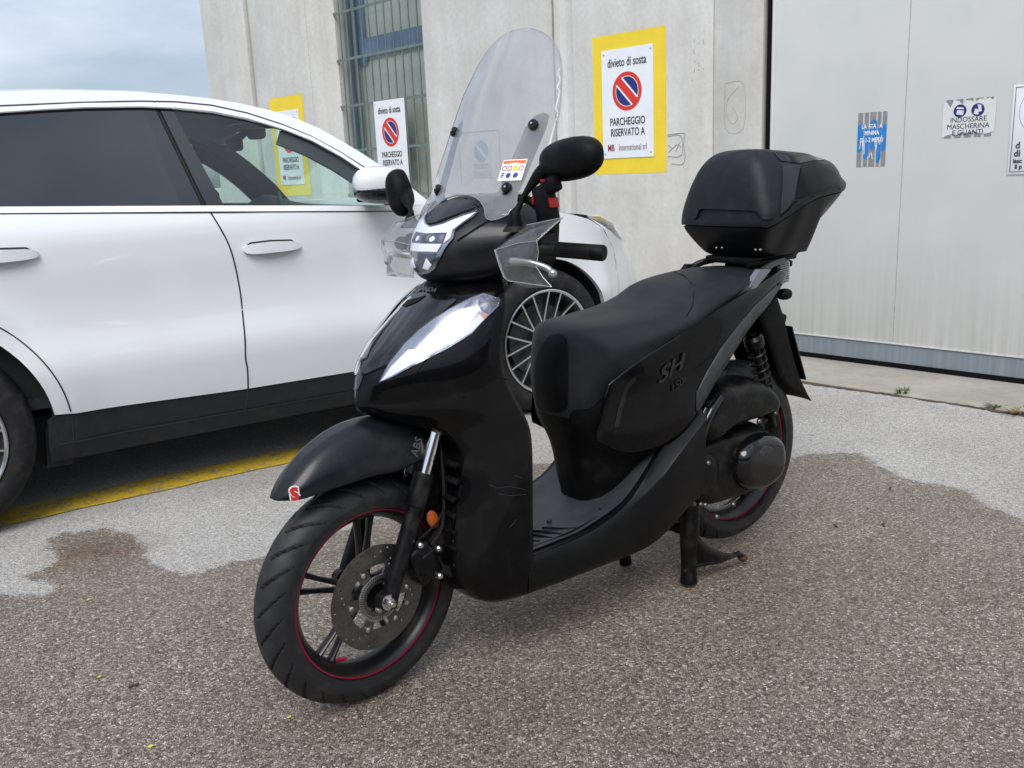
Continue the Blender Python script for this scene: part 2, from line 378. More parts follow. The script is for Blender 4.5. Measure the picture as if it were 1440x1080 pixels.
# ================================================================== THE SETTING
def ground():
    def axis(lo, hi, st, far):
        a = list(np.arange(lo, hi + 1e-6, st)); x = st; q = lo
        left = []
        while q > -far: x *= 1.5; q -= x; left.append(q)
        x = st; q = hi; right = []
        while q < far: x *= 1.5; q += x; right.append(q)
        return left[::-1] + a + right
    xs = axis(-3.2, 4.4, .035, 150); ys = axis(.9, 5.6, .035, 150)
    damp = [(0, 838), (50, 838), (85, 829), (78, 822), (40, 818), (35, 808), (70, 797), (85, 785), (70, 770), (68, 758), (100, 748), (150, 745), (190, 757), (200, 773), (215, 788),
            (235, 803), (260, 810), (290, 803), (320, 792), (370, 782), (420, 770), (480, 745), (560, 715), (640, 690), (750, 652), (850, 648), (980, 655), (1105, 650), (1130, 640), (1165, 636), (1205, 638), (1232, 650), (1265, 672),
            (1330, 683), (1368, 690), (1378, 706), (1400, 716), (1440, 735), (1700, 850), (1700, 1300), (-300, 1300), (-300, 850)]
    D = np.array([WORLD.on_z(*p)[:2] for p in damp]); D2 = np.roll(D, -1, 0); dd = D2 - D; Dl = [tuple(p) for p in D]
    oil = [np.array(WORLD.on_z(*p)[:2]) for p in ((880, 800), (700, 1000), (1010, 815))]
    me = bpy.data.meshes.new('ground'); V = [(x, y, 0) for y in ys for x in xs]; nx = len(xs)
    F = [(j * nx + i, j * nx + i + 1, (j + 1) * nx + i + 1, (j + 1) * nx + i) for j in range(len(ys) - 1) for i in range(nx - 1)]
    me.from_pydata(V, [], F); A = me.attributes.new('damp', 'FLOAT', 'POINT'); val = np.full(len(V), -1.0)
    for k, (x, y, _) in enumerate(V):
        if -4 < x < 5 and .2 < y < 6:
            q = np.array([x, y]); t = np.clip(((q - D) * dd).sum(1) / ((dd * dd).sum(1) + 1e-9), 0, 1)
            d = math.sqrt((((D + dd * t[:, None]) - q) ** 2).sum(1).min()); val[k] = d if inside(Dl, x, y) else -d
        elif y <= .2: val[k] = 1
    A.data.foreach_set('value', val)
    B_ = me.attributes.new('stain', 'FLOAT', 'POINT'); sv_ = np.zeros(len(V)); VV = np.array(V)[:, :2]
    for q, r_s, w_ in (((135, 775), .17, 1.0), ((860, 805), .30, .55), ((1000, 800), .25, .5), ((700, 1010), .22, .45), ((400, 1010), .15, .3)):
        c_ = np.array(WORLD.on_z(*q)[:2]); sv_ = np.maximum(sv_, w_ * np.exp(-(((VV - c_) ** 2).sum(1) / r_s ** 2)))
    B_.data.foreach_set('value', sv_)
    m = bpy.data.materials.new('asphalt'); m.use_nodes = True; t = m.node_tree; b = t.nodes['Principled BSDF']; lk = t.links.new; N = t.nodes.new
    tcn = N('ShaderNodeTexCoord'); at = N('ShaderNodeAttribute'); at.attribute_name = 'damp'
    warp = N('ShaderNodeTexNoise'); warp.inputs['Scale'].default_value = 60; warp.inputs['Detail'].default_value = 2
    ad = N('ShaderNodeMixRGB'); ad.blend_type = 'ADD'; ad.inputs['Fac'].default_value = .006; lk(tcn.outputs['Object'], warp.inputs['Vector']); lk(tcn.outputs['Object'], ad.inputs['Color1']); lk(warp.outputs['Color'], ad.inputs['Color2'])
    vo = N('ShaderNodeTexVoronoi'); vo.inputs['Scale'].default_value = 160; lk(ad.outputs[0], vo.inputs['Vector'])
    ve = N('ShaderNodeTexVoronoi'); ve.feature = 'DISTANCE_TO_EDGE'; ve.inputs['Scale'].default_value = 160; lk(ad.outputs[0], ve.inputs['Vector'])
    v3 = N('ShaderNodeTexVoronoi'); v3.inputs['Scale'].default_value = 260; lk(ad.outputs[0], v3.inputs['Vector'])
    sp = N('ShaderNodeSeparateColor'); lk(vo.outputs['Color'], sp.inputs[0])
    def ramp(src, els, interp='LINEAR'):
        r = N('ShaderNodeValToRGB'); r.color_ramp.interpolation = interp; e = r.color_ramp.elements
        while len(e) < len(els): e.new(.5)
        for q, (p, c) in zip(e, els): q.position = p; q.color = (*c, 1) if len(c) == 3 else c
        lk(src, r.inputs['Fac']); return r.outputs['Color']
    # stone colours when dry, and when damp
    dry = ramp(sp.outputs[0], [(0, (.30, .29, .265)), (.12, (.39, .378, .352)), (.45, (.455, .443, .415)), (.75, (.52, .508, .48)), (1, (.64, .625, .60))])
    wet = ramp(sp.outputs[0], [(0, (.080, .063, .047)), (.15, (.155, .128, .099)), (.45, (.228, .192, .152)), (.75, (.300, .258, .208)), (.93, (.40, .358, .30)), (1, (.54, .51, .46))])
    gap = ramp(ve.outputs[0], [(.0, (0, 0, 0)), (.10, (1, 1, 1))])
    def mixc(fac, a, b_, mode='MIX'):
        n = N('ShaderNodeMixRGB'); n.blend_type = mode
        for s_, v_ in (('Fac', fac), ('Color1', a), ('Color2', b_)):
            if hasattr(v_, 'links') or isinstance(v_, bpy.types.NodeSocket): lk(v_, n.inputs[s_])
            else: n.inputs[s_].default_value = v_ if isinstance(v_, (int, float)) else (*v_, 1)
        return n.outputs[0]
    # patch border, broken up by noise
    bn = N('ShaderNodeTexNoise'); bn.inputs['Scale'].default_value = 9; bn.inputs['Detail'].default_value = 6; bn.inputs['Roughness'].default_value = .65; lk(tcn.outputs['Object'], bn.inputs['Vector'])
    m1 = N('ShaderNodeMath'); m1.operation = 'MULTIPLY_ADD'; m1.inputs[1].default_value = .14; m1.inputs[2].default_value = -.07; lk(bn.outputs['Fac'], m1.inputs[0])
    m2 = N('ShaderNodeMath'); m2.operation = 'ADD'; lk(at.outputs['Fac'], m2.inputs[0]); lk(m1.outputs[0], m2.inputs[1])
    m2b = N('ShaderNodeMath'); m2b.operation = 'MULTIPLY_ADD'; m2b.inputs[1].default_value = .02; lk(sp.outputs[1], m2b.inputs[0]); lk(m2.outputs[0], m2b.inputs[2])
    fac = ramp(m2b.outputs[0], [(0.0, (0, 0, 0)), (.018, (.9, .9, .9)), (.5, (1, 1, 1))])
    # inner area a little drier (greyer, lighter) away from the border and in clouds
    bigp = N('ShaderNodeTexNoise'); bigp.inputs['Scale'].default_value = 1.1; bigp.inputs['Detail'].default_value = 5; bigp.inputs['Roughness'].default_value = .6; lk(tcn.outputs['Object'], bigp.inputs['Vector'])
    big = ramp(bigp.outputs['Fac'], [(.3, (.82, .80, .78)), (.7, (1.12, 1.12, 1.12))])
    c = mixc(fac, mixc(ramp(gap, [(0, (0, 0, 0)), (1, (1, 1, 1))]), (.27, .26, .24), dry), mixc(gap, (.065, .053, .042), wet))
    c = mixc(1.0, c, big, 'MULTIPLY')
    a2 = N('ShaderNodeAttribute'); a2.attribute_name = 'stain'; sm = N('ShaderNodeMath'); sm.operation = 'MULTIPLY'; lk(a2.outputs['Fac'], sm.inputs[0]); sr = N('ShaderNodeMapRange'); sr.inputs[1].default_value = .25; sr.inputs[2].default_value = .6; lk(bn.outputs['Fac'], sr.inputs[0]); lk(sr.outputs[0], sm.inputs[1])
    c = mixc(sm.outputs[0], c, mixc(1.0, c, (.66, .52, .40), 'MULTIPLY'))
    # tiny dark and pale chips
    s3 = N('ShaderNodeSeparateColor'); lk(v3.outputs['Color'], s3.inputs[0])
    c = mixc(ramp(s3.outputs[0], [(0, (.5, .5, .5)), (.08, (.5, .5, .5)), (.10, (0, 0, 0))]), c, (.04, .037, .033)); 
    lk(c, b.inputs['Base Color'])
    rr = N('ShaderNodeMapRange'); rr.inputs[3].default_value = .85; rr.inputs[4].default_value = .58; lk(fac, rr.inputs[0]); lk(rr.outputs[0], b.inputs['Roughness'])
    b.inputs['Specular IOR Level'].default_value = .35
    bp = N('ShaderNodeBump'); bp.inputs['Strength'].default_value = .75; bp.inputs['Distance'].default_value = .003
    hh = N('ShaderNodeMath'); hh.operation = 'MULTIPLY'; lk(gap, hh.inputs[0]); hs = N('ShaderNodeMath'); hs.operation = 'MULTIPLY_ADD'; hs.inputs[1].default_value = .6; hs.inputs[2].default_value = .5
    lk(sp.outputs[2], hs.inputs[0]); lk(hs.outputs[0], hh.inputs[1]); lk(hh.outputs[0], bp.inputs['Height']); lk(bp.outputs[0], b.inputs['Normal'])
    me.materials.append(m); o = bpy.data.objects.new('ground', me); scene.collection.objects.link(o); tag(o, kind='structure')
ground()
mat('reflection_wall', (.10, .09, .08), .9, var=.3, vscale=.5)
o = MB(); o.box((0, -19, 2.6), (60, 8, 5.2), bev=.05); o.grid([[(-30, -15, 5.2), (30, -15, 5.2)], [(-30, -19, 6.6), (30, -19, 6.6)], [(-30, -23, 5.2), (30, -23, 5.2)]]); tag(o.build('reflection_building', 'reflection_wall', None), 'unseen long low dark building, added behind the camera for glossy surfaces to reflect', 'building')  # unseen block, added to give the glossy surfaces something dark to reflect

def worn_paint(name, col, under, thr=.42):
    m = mat(name, col, .6); t = m.node_tree; b = t.nodes['Principled BSDF']; lk = t.links.new; N = t.nodes.new
    tcn = N('ShaderNodeTexCoord'); v = N('ShaderNodeTexVoronoi'); v.inputs['Scale'].default_value = 115; lk(tcn.outputs['Object'], v.inputs['Vector'])
    n = N('ShaderNodeTexNoise'); n.inputs['Scale'].default_value = 14; n.inputs['Detail'].default_value = 8; n.inputs['Roughness'].default_value = .7; lk(tcn.outputs['Object'], n.inputs['Vector'])
    s = N('ShaderNodeSeparateColor'); lk(v.outputs['Color'], s.inputs[0]); a = N('ShaderNodeMath'); a.operation = 'MULTIPLY_ADD'; a.inputs[1].default_value = .25; lk(s.outputs[0], a.inputs[0]); lk(n.outputs['Fac'], a.inputs[2])
    r = N('ShaderNodeValToRGB'); r.color_ramp.elements[0].position = thr; r.color_ramp.elements[1].position = thr + .05; r.color_ramp.elements[0].color = (*under, 1); r.color_ramp.elements[1].color = (*col, 1)
    e = r.color_ramp.elements.new(.8); e.color = (*[c * 1.15 for c in col], 1)
    lk(a.outputs[0], r.inputs['Fac']); lk(r.outputs['Color'], b.inputs['Base Color'])
    bp = N('ShaderNodeBump'); bp.inputs['Strength'].default_value = .6; bp.inputs['Distance'].default_value = .002; lk(v.outputs['Distance'], bp.inputs['Height']); lk(bp.outputs[0], b.inputs['Normal'])
worn_paint('road_yellow', (.50, .335, .015), (.2, .19, .17), .50)
b = MB()
a0, a1 = Vector(WORLD.on_z(-60, 755)), Vector(WORLD.on_z(412, 650)); dr = (a1 - a0).normalized(); nn = Vector((-dr.y, dr.x, 0))
a1 = a0 + dr * 4.2; a0 = a0 - dr * 3
rows = []
for k in range(80):
    p = a0.lerp(a1, k / 79); w = .004 * math.sin(k * 2.3) + .003 * math.sin(k * 5.1)
    rows.append([p - nn * (.0 + w) + Vector((0, 0, .004)), p + nn * (.205 + w * .7) + Vector((0, 0, .004))])
b.grid(rows); tag(b.build('parking_line', 'road_yellow', smooth=0), kind='structure')

# ---------------------------------------------------------------- concrete, door and glass materials
def concrete(name, c0, c1, streak=.0):
    m = mat(name, c0, .85); t = m.node_tree; b = t.nodes['Principled BSDF']; lk = t.links.new; N = t.nodes.new
    tcn = N('ShaderNodeTexCoord')
    def noise(sc, det, ro, scale=(1, 1, 1)):
        mp_ = N('ShaderNodeMapping'); mp_.inputs['Scale'].default_value = scale; lk(tcn.outputs['Object'], mp_.inputs['Vector'])
        n = N('ShaderNodeTexNoise'); n.inputs['Scale'].default_value = sc; n.inputs['Detail'].default_value = det; n.inputs['Roughness'].default_value = ro; lk(mp_.outputs[0], n.inputs['Vector']); return n.outputs['Fac']
    def ramp(s, a, b_, ca, cb):
        r = N('ShaderNodeValToRGB'); r.color_ramp.elements[0].position = a; r.color_ramp.elements[1].position = b_; r.color_ramp.elements[0].color = (*ca, 1); r.color_ramp.elements[1].color = (*cb, 1); lk(s, r.inputs['Fac']); return r.outputs['Color']
    def mul(a, b_, f=1, mode='MULTIPLY'):
        n = N('ShaderNodeMixRGB'); n.blend_type = mode; n.inputs['Fac'].default_value = f; lk(a, n.inputs['Color1']); lk(b_, n.inputs['Color2']); return n.outputs[0]
    c = ramp(noise(1.6, 8, .62), .3, .7, c0, c1)
    c = mul(c, ramp(noise(2.2, 6, .6, (3.2, 3.2, .35)), .3, .66, (.92, .915, .90), (1.02, 1.02, 1.02)))
    c = mul(c, ramp(noise(26, 5, .7), .25, .6, (.90, .89, .87), (1.02, 1.02, 1.02)))
    c = mul(c, ramp(noise(90, 3, .6), .20, .30, (.55, .54, .50), (1, 1, 1)), .6)
    lk(c, b.inputs['Base Color']); bp = N('ShaderNodeBump'); bp.inputs['Strength'].default_value = .25; bp.inputs['Distance'].default_value = .004; lk(noise(45, 8, .7), bp.inputs['Height']); lk(bp.outputs[0], b.inputs['Normal'])
    return m
concrete('concrete', (.51, .495, .46), (.64, .635, .61)); concrete('concrete_joint', (.33, .31, .26), (.42, .40, .35)); concrete('concrete_floor', (.24, .225, .19), (.36, .34, .30))
def door_mat(name, base, dirt, scale_top):
    m = mat(name, base, .42); t = m.node_tree; b = t.nodes['Principled BSDF']; lk = t.links.new; N = t.nodes.new
    tcn = N('ShaderNodeTexCoord'); mp_ = N('ShaderNodeMapping'); mp_.inputs['Scale'].default_value = (38, 38, .9); lk(tcn.outputs['Object'], mp_.inputs['Vector'])
    n = N('ShaderNodeTexNoise'); n.inputs['Scale'].default_value = 1; n.inputs['Detail'].default_value = 4; lk(mp_.outputs[0], n.inputs['Vector'])
    n2 = N('ShaderNodeTexNoise'); n2.inputs['Scale'].default_value = 3; n2.inputs['Detail'].default_value = 7; lk(tcn.outputs['Object'], n2.inputs['Vector'])
    sz = N('ShaderNodeSeparateXYZ'); lk(tcn.outputs['Object'], sz.inputs[0])
    mr = N('ShaderNodeMapRange'); mr.inputs[1].default_value = scale_top; mr.inputs[2].default_value = .12; mr.inputs[3].default_value = 0; mr.inputs[4].default_value = 1; lk(sz.outputs['Z'], mr.inputs[0])
    mm = N('ShaderNodeMath'); mm.operation = 'POWER'; mm.inputs[1].default_value = 2.2; lk(mr.outputs[0], mm.inputs[0])
    q = N('ShaderNodeMapRange'); q.inputs[1].default_value = .35; q.inputs[2].default_value = .68; lk(n.outputs['Fac'], q.inputs[0])
    q2 = N('ShaderNodeMath'); q2.operation = 'MULTIPLY_ADD'; q2.inputs[1].default_value = .5; q2.inputs[2].default_value = .22; lk(q.outputs[0], q2.inputs[0])
    f = N('ShaderNodeMath'); f.operation = 'MULTIPLY'; lk(mm.outputs[0], f.inputs[0]); lk(q2.outputs[0], f.inputs[1])
    c = N('ShaderNodeMixRGB'); c.inputs['Color1'].default_value = (*base, 1); c.inputs['Color2'].default_value = (*dirt, 1); lk(f.outputs[0], c.inputs['Fac'])
    r = N('ShaderNodeValToRGB'); r.color_ramp.elements[0].position = .3; r.color_ramp.elements[1].position = .7; r.color_ramp.elements[0].color = (.93, .95, .95, 1); r.color_ramp.elements[1].color = (1.03, 1.01, 1.03, 1); lk(n2.outputs['Fac'], r.inputs['Fac'])
    c2 = N('ShaderNodeMixRGB'); c2.blend_type = 'MULTIPLY'; c2.inputs['Fac'].default_value = 1; lk(c.outputs[0], c2.inputs['Color1']); lk(r.outputs['Color'], c2.inputs['Color2'])
    lk(c2.outputs[0], b.inputs['Base Color']); return m
door_mat('door_paint', (.65, .66, .625), (.42, .42, .385), .95); door_mat('door_base', (.155, .195, .225), (.27, .30, .32), .4)
mat('seal_black', (.006, .006, .007), .8, spec=.1); mat('bar_green', (.13, .175, .16), .45, var=.25, vscale=14); mat('dark_void', (.01, .01, .01), .9)
mat('window_frame', (.12, .17, .19), .4); mat('blind', (.40, .43, .34), .75, var=.12, vscale=2.2); mat('blue_board', (.09, .16, .24), .5, var=.25, vscale=4)
mat('yellow_paint', (.78, .58, .035), .55, var=.06, vscale=5); mat('sign_white', (.74, .76, .79), .35, var=.04, vscale=6); mat('sign_red', (.62, .035, .02), .4); mat('sign_blue', (.018, .028, .16), .4)
mat('letter_black', (.035, .035, .04), .5); mat('letter_maroon', (.28, .03, .06), .5); mat('letter_greyred', (.30, .20, .22), .5); mat('tape_grey', (.24, .24, .25), .7, var=.15, vscale=30)
mat('poster_blue', (.02, .20, .55), .55, var=.15, vscale=30); mat('paper', (.66, .67, .66), .6, var=.05, vscale=30); mat('faded_blue', (.22, .33, .40), .6); mat('faded_letter', (.22, .24, .25), .6); mat('faded_paper', (.50, .52, .52), .6, var=.06, vscale=20)
mat('faded_edge', (.34, .34, .33), .8, var=.3, vscale=30); mat('graffiti', (.29, .29, .28), .85); mat('graffiti_faint', (.42, .405, .37), .85)

# ---------------------------------------------------------------- the warehouse wall (x along it, y into it)
bld = empty('warehouse', WL, 'pale concrete panel warehouse with a barred window and a big grey metal door', 'building')
H = 6.5
def wall_prism(name, prof, m='concrete', z0=0, z1=H, close=False, smooth=25):
    """plan profile (x, y) drawn along the wall face, pulled up from z0 to z1"""
    b = MB(); b.grid([[(x, y, z) for x, y in prof] for z in (z0, z1)], close=close, capends=close); return b.build(name, m, bld, smooth=smooth)
def slab(name, x0, x1, y0=0.0, y1=.3, m='concrete', z0=0.0, z1=H, bev=.015):
    b = MB(); b.box(((x0 + x1) / 2, (y0 + y1) / 2, (z0 + z1) / 2), (x1 - x0, y1 - y0, z1 - z0), bev=bev); return b.build(name, m, bld)
slab('wall_panel', -7.69, -6.69); slab('wall_joint', -6.69, -6.575, .035, .26, 'concrete_joint'); slab('wall_panel', -6.575, -5.46, -.012, .3)
wall_prism('wall_panel', [(-5.46, .29), (-5.46, -.004), (-5.41, -.004), (-5.33, .05), (-5.14, .075), (-5.10, .09), (-5.10, .24), (-5.10, .29)], close=True)
# window recess
slab('wall_sill_panel', -5.10, -3.66, .0, .3, z0=0, z1=.62); slab('wall_head_panel', -5.10, -3.66, .06, .3, z0=4.6, z1=H)
slab('side_wall', -7.69, -7.39, .3, 9.0)
wall_prism('wall_panel', [(-3.66, .29), (-3.66, .05), (-3.655, .0), (-3.50, -.02), (-3.40, .008), (-3.34, .0), (-2.19, .0), (-2.165, .03), (-2.165, .29)], close=True)
slab('wall_gap', -2.165, -2.125, .10, .2, 'dark_void', bev=0)
wall_prism('wall_panel', [(-2.125, .29), (-2.125, .012), (-2.115, 0.0), (-2.06, .0), (-2.02, .022), (-1.98, .02), (-1.93, -.004), (-.83, -.004), (-.79, .008), (-.755, .03), (-.755, .29)], close=True)
slab('wall_panel', -.755, -.395, .028, .3); slab('wall_gap', -.395, -.365, .12, .2, 'dark_void', bev=0)
slab('wall_panel', -.365, 5.2, .14, .34, z0=3.6, z1=H); slab('wall_panel', 5.2, 12.0)
b = MB(); b.box((2.1, 4.6, H + .15), (19.8, 9.3, .3), bev=.02); b.build('roof', 'concrete_joint', bld)
# sliding door
dm = empty('x', WL); bpy.data.objects.remove(dm)
door = MB(); door.box((2.42, .095, 1.98), (5.56, .07, 3.636), bev=.006)
doo = door.build('sliding_door', 'door_paint', bld)
def sub_b(name, m, par, boxes, bev=0):
    b = MB()
    for c, d in boxes: b.box(c, d, bev=bev)
    return b.build(name, m, par)
sub_b('base_board', 'door_base', doo, [((2.42, .094, .1055), (5.55, .068, .109))]); sub_b('base_trim', 'door_paint', doo, [((2.42, .09, .165), (5.55, .075, .007))])
sub_b('rubber_seal', 'seal_black', doo, [((2.42, .092, .0255), (5.55, .08, .049)), ((-.362, .085, 1.9), (.018, .10, 3.8))])
sub_b('panel_seam', 'faded_edge', doo, [((.484, .0598, 1.985), (.0035, .002, 3.62)), ((1.79, .0598, 1.985), (.0035, .002, 3.62)), ((3.1, .0598, 1.985), (.0035, .002, 3.62))])
sub_b('edge_trim', 'door_paint', doo, [((-.338, .088, 1.98), (.02, .085, 3.62))], .004)
b = MB(); g = []
for k in range(60):
    x = -1.6 + 9.6 * k / 59; g.append([(x, .10, .0), (x, .10, .022), (x, -.44 + .015 * math.sin(k * 1.7), .022), (x, -.475 + .012 * math.sin(k * 2.9), .004), (x, -.48, -.01)])
b.grid(g); o = b.build('door_threshold', 'concrete_floor', None); o.location = WL.o; o.rotation_euler = (0, 0, R(-47)); tag(o, kind='structure')
mat('edge_dirt', (.085, .065, .045), .95, var=.6, vscale=40, bump=1.0, bscale=120)
b = MB(); g = []; rnd_ = random.Random(3)
for k in range(260):
    x = -1.6 + 6.4 * k / 259; w0 = .006 + .022 * rnd_.random() ** 2 + .014 * (1 + math.sin(x * 5.3)) ; g.append([(x, -.474, .0045), (x, -.474 - w0 * .5, .004 + .006 * rnd_.random()), (x, -.476 - w0, .0035)])
b.grid(g); o = b.build('edge_dirt', 'edge_dirt', None); o.location = WL.o; o.rotation_euler = (0, 0, R(-47)); tag(o, kind='stuff', label='brown dirt gathered along the edge of the concrete threshold', cat='dirt')
# grated window: glass, blind, frame, bars
win = MB(); win.box((-4.38, .27, 2.6), (1.46, .02, 4.0)); wo_ = win.build('window', 'blind', bld)
sub_b('pane', 'lamp_glass', wo_, [((-4.38, .21, 2.6), (1.40, .006, 3.9))])
sub_b('blue_board', 'blue_board', wo_, [((-4.28, .235, 2.44), (1.16, .008, .17)), ((-4.90, .235, 2.75), (.16, .006, .9))])
sub_b('frame', 'window_frame', wo_, [((-5.04, .19, 2.6), (.06, .05, 3.95)), ((-3.70, .19, 2.6), (.05, .05, 3.95)), ((-4.38, .19, .645), (1.38, .05, .05)), ((-4.93, .19, 2.6), (.03, .03, 3.9))], .004)
for z in (.66, 1.07, 1.495, 1.912, 2.34, 2.765, 3.19, 3.6, 4.0, 4.4): sub_b('grate_rail', 'bar_green', wo_, [((-4.385, .082, z), (1.44, .010, .024))])
for k in range(12):
    x = -5.01 + k * .119; b = MB(); b.tube([(x, .082, .66), (x + .002 * math.sin(k), .082, 4.4)], .0072, 8, 1); b.build('grate_bar', 'bar_green', wo_)

# ---------------------------------------------------------------- signs
Wu, Wv = (1, 0, 0), (0, 0, 1)
def disc(b, cx, cz, r, y, n=48, r0=0):
    if r0: b.grid([[(cx + q * math.cos(a), y, cz + q * math.sin(a)) for a in [2 * math.pi * k / n for k in range(n)]] for q in (r0, r)], close=True)
    else: b.poly(circle(cx, cz, r, n), lambda x, z: (x, y, z), 0)
def no_parking(root, cx, cz, r, y0):
    b = MB(); disc(b, cx, cz, r, y0 - .0008); b.build('symbol_rim', 'sign_white', root, smooth=0)
    b = MB(); disc(b, cx, cz, r * .985, y0 - .0013, r0=r * .77); b.build('red_ring', 'sign_red', root, smooth=0)
    b = MB(); disc(b, cx, cz, r * .735, y0 - .0013); b.build('blue_field', 'sign_blue', root, smooth=0)
    for w, m, yy in ((.30, 'sign_white', .0018), (.205, 'sign_red', .0023)):
        b = MB(); a = R(-45); ca, sa = math.cos(a), math.sin(a); ln = r * .86 if m == 'sign_red' else r * .745
        b.poly([(cx + ca * s * ln - sa * t * r * w, cz + sa * s * ln + ca * t * r * w) for s, t in ((-1, -1), (1, -1), (1, 1), (-1, 1))], lambda x, z: (x, y0 - yy, z), 0); b.build('red_bar' if m == 'sign_red' else 'bar_rim', m, root, smooth=0)
def parking_sign(x0, x1, z0, z1, y, label, backing=None):
    root = empty('parking_sign', Frame(WL.o + WL.x * (x0 + x1) / 2 + WL.y * y + np.array([0, 0, z0]), -47), label, 'sign', 'no parking signs on the wall')
    w, h = x1 - x0, z1 - z0; b = MB(); b.box((0, -.004, h / 2), (w, .004, h)); pn = b.build('panel', 'sign_white', root, smooth=0)
    if backing:
        bx0, bx1, bz0, bz1 = backing; cx = (x0 + x1) / 2; b = MB()
        o_ = [(bx0 - cx, bz0 - z0), (bx1 - cx, bz0 - z0), (bx1 - cx, bz1 - z0), (bx0 - cx, bz1 - z0)]
        b.poly(o_, lambda u, v: (u, -.0008, v), 0, thick=.0006, dirv=(0, 1, 0)); b.build('yellow_square', 'yellow_paint', root, smooth=0)
    s = h / .735
    text('lettering', 'divieto di sosta', 'letter_black', root, (0, -.0075, h * .875), Wu, Wv, .083 * s, .68, bold=.0006)
    no_parking(root, 0, h * .61, .132 * s, -.006)
    text('lettering', 'PARCHEGGIO', 'letter_black', root, (0, -.0075, h * .335), Wu, Wv, .074 * s, .68, bold=.0008)
    text('lettering', 'RISERVATO A', 'letter_black', root, (0, -.0075, h * .235), Wu, Wv, .074 * s, .68, bold=.0008)
    text('lettering', 'MB', 'letter_maroon', root, (-.152 * s, -.0075, h * .095), Wu, Wv, .064 * s, .72, bold=.001)
    text('lettering', 'International srl', 'letter_greyred', root, (.045 * s, -.0075, h * .095), Wu, Wv, .064 * s, .62)
    for sx in (-1, 1):
        for zz in (.04, .96):
            b = MB(); b.lathe([(0.0001, -.003), (.005, -.002), (.006, .0)], (sx * (w / 2 - .022), -.0062, h * zz), (0, 1, 0), 10); b.build('screw', 'steel', root)
parking_sign(-1.657, -1.205, 1.298, 2.030, -.004, 'no parking sign on a yellow painted square between scooter windscreen and top box', (-1.745, -1.100, 1.188, 2.130))
parking_sign(-4.533, -4.062, 1.185, 1.918, .070, 'no parking sign fixed on the green window grate without a yellow square')
parking_sign(-6.215, -5.742, 1.190, 1.945, -.014, 'no parking sign on a yellow painted square behind the white car, above its roof', (-6.310, -5.640, 1.075, 2.085))
def poster(label, x0, x1, z0, z1, y, name='poster', cat='poster'):
    return empty(name, Frame(WL.o + WL.x * (x0 + x1) / 2 + WL.y * y + np.array([0, 0, z0]), -47), label, cat), x1 - x0, z1 - z0
def torn(w, h, n, amp, seed, sides='tb'):
    rnd = random.Random(seed); P = []
    P += [(-w / 2 + w * k / n, (rnd.random() * amp if 'b' in sides else 0)) for k in range(n)]; P += [(w / 2 - (rnd.random() * amp if 'r' in sides else 0), h * k / n) for k in range(n)]
    P += [(w / 2 - w * k / n, h - (rnd.random() * amp if 't' in sides else 0)) for k in range(n)]; P += [(-w / 2 + (rnd.random() * amp if 'l' in sides else 0), h - h * k / n) for k in range(n)]; return P
# faded leaflet behind the windscreen
p = [WL.on_y(*q, 0) for q in ((664, 195), (688, 194), (690, 250), (667, 250))]; px0, px1, pz0, pz1 = p[0][0], p[1][0] + .01, p[3][2], p[0][2]
rt, w, h = poster('faded no parking notice on bare concrete, seen through the scooter windscreen', px0, px1, pz0, pz1, -.003)
b = MB(); b.box((0, 0, h / 2), (w, .002, h)); b.build('panel', 'faded_paper', rt, smooth=0)
b = MB(); disc(b, 0, h * .66, w * .40, -.0018); b.build('disc', 'faded_blue', rt, smooth=0)
b = MB(); a = R(-45); b.poly([(math.cos(a) * s * w * .4 - math.sin(a) * t * w * .06, h * .66 + math.sin(a) * s * w * .4 + math.cos(a) * t * w * .06) for s, t in ((-1, -1), (1, -1), (1, 1), (-1, 1))], lambda x, z: (x, -.0024, z), 0); b.build('bar', 'faded_paper', rt, smooth=0)
text('lettering', 'DIVIETO\nDI SOSTA', 'faded_letter', rt, (0, -.002, h * .18), Wu, Wv, w * .27, .85)
b = MB()
gx = [(-w * 1.25, -.05), (w * 1.0, -.05), (w * 1.0, h * 1.16), (-w * 1.25, h * 1.16)]
for (q0, q1) in zip(gx[1:], gx[2:] + gx[:1]): b.tube([(q0[0], .001, q0[1]), ((q0[0] + q1[0]) / 2, .001, (q0[1] + q1[1]) / 2 + .003), (q1[0], .001, q1[1])], .003, 6, 3)
b.build('outline_mark', 'faded_edge', rt)
# blue torn notice with five strips of tape glue
rt, w, h = poster('torn blue distance notice on grey tape strips, on the grey door behind the top box', .214, .384, 1.180, 1.482, .0585)
xs_ = [0, .17, .23, .37, .42, .63, .68, .80, .85, 1.0]
for k in range(5):
    a, c = xs_[2 * k] * w - w / 2, xs_[2 * k + 1] * w - w / 2; b = MB(); b.box(((a + c) / 2, .0005, h / 2), (c - a, .0012, h)); b.build('tape_strip', 'tape_grey', rt, smooth=0)
b = MB(); z_ = [.30, .17, .34, .10, .30]
zt = [.78, .70, .84, .70, .76]
for k in range(5):
    a, c = xs_[2 * k] * w - w / 2, xs_[2 * k + 1] * w - w / 2 + (.006 if k < 4 else 0)
    b.poly([(a, h * z_[k]), ((a + c) / 2, h * (z_[k] - .04)), (c, h * (z_[k] + .05)), (c, h * zt[k]), ((a + c) / 2, h * (zt[k] + .02)), (a, h * (zt[k] - .02))], lambda x, z: (x, -.0008, z), 0)
b.build('blue_scrap', 'poster_blue', rt, smooth=0)
for tx, zz, sz in (('LA  STA   A', .74, .034), ('MINIMA', .62, .034), ('DI 1-2 METRI', .49, .034)): text('lettering', tx, 'white_print', rt, (0, -.0016, h * zz), Wu, Wv, sz, .72, .0003, bold=.0008)
b = MB()
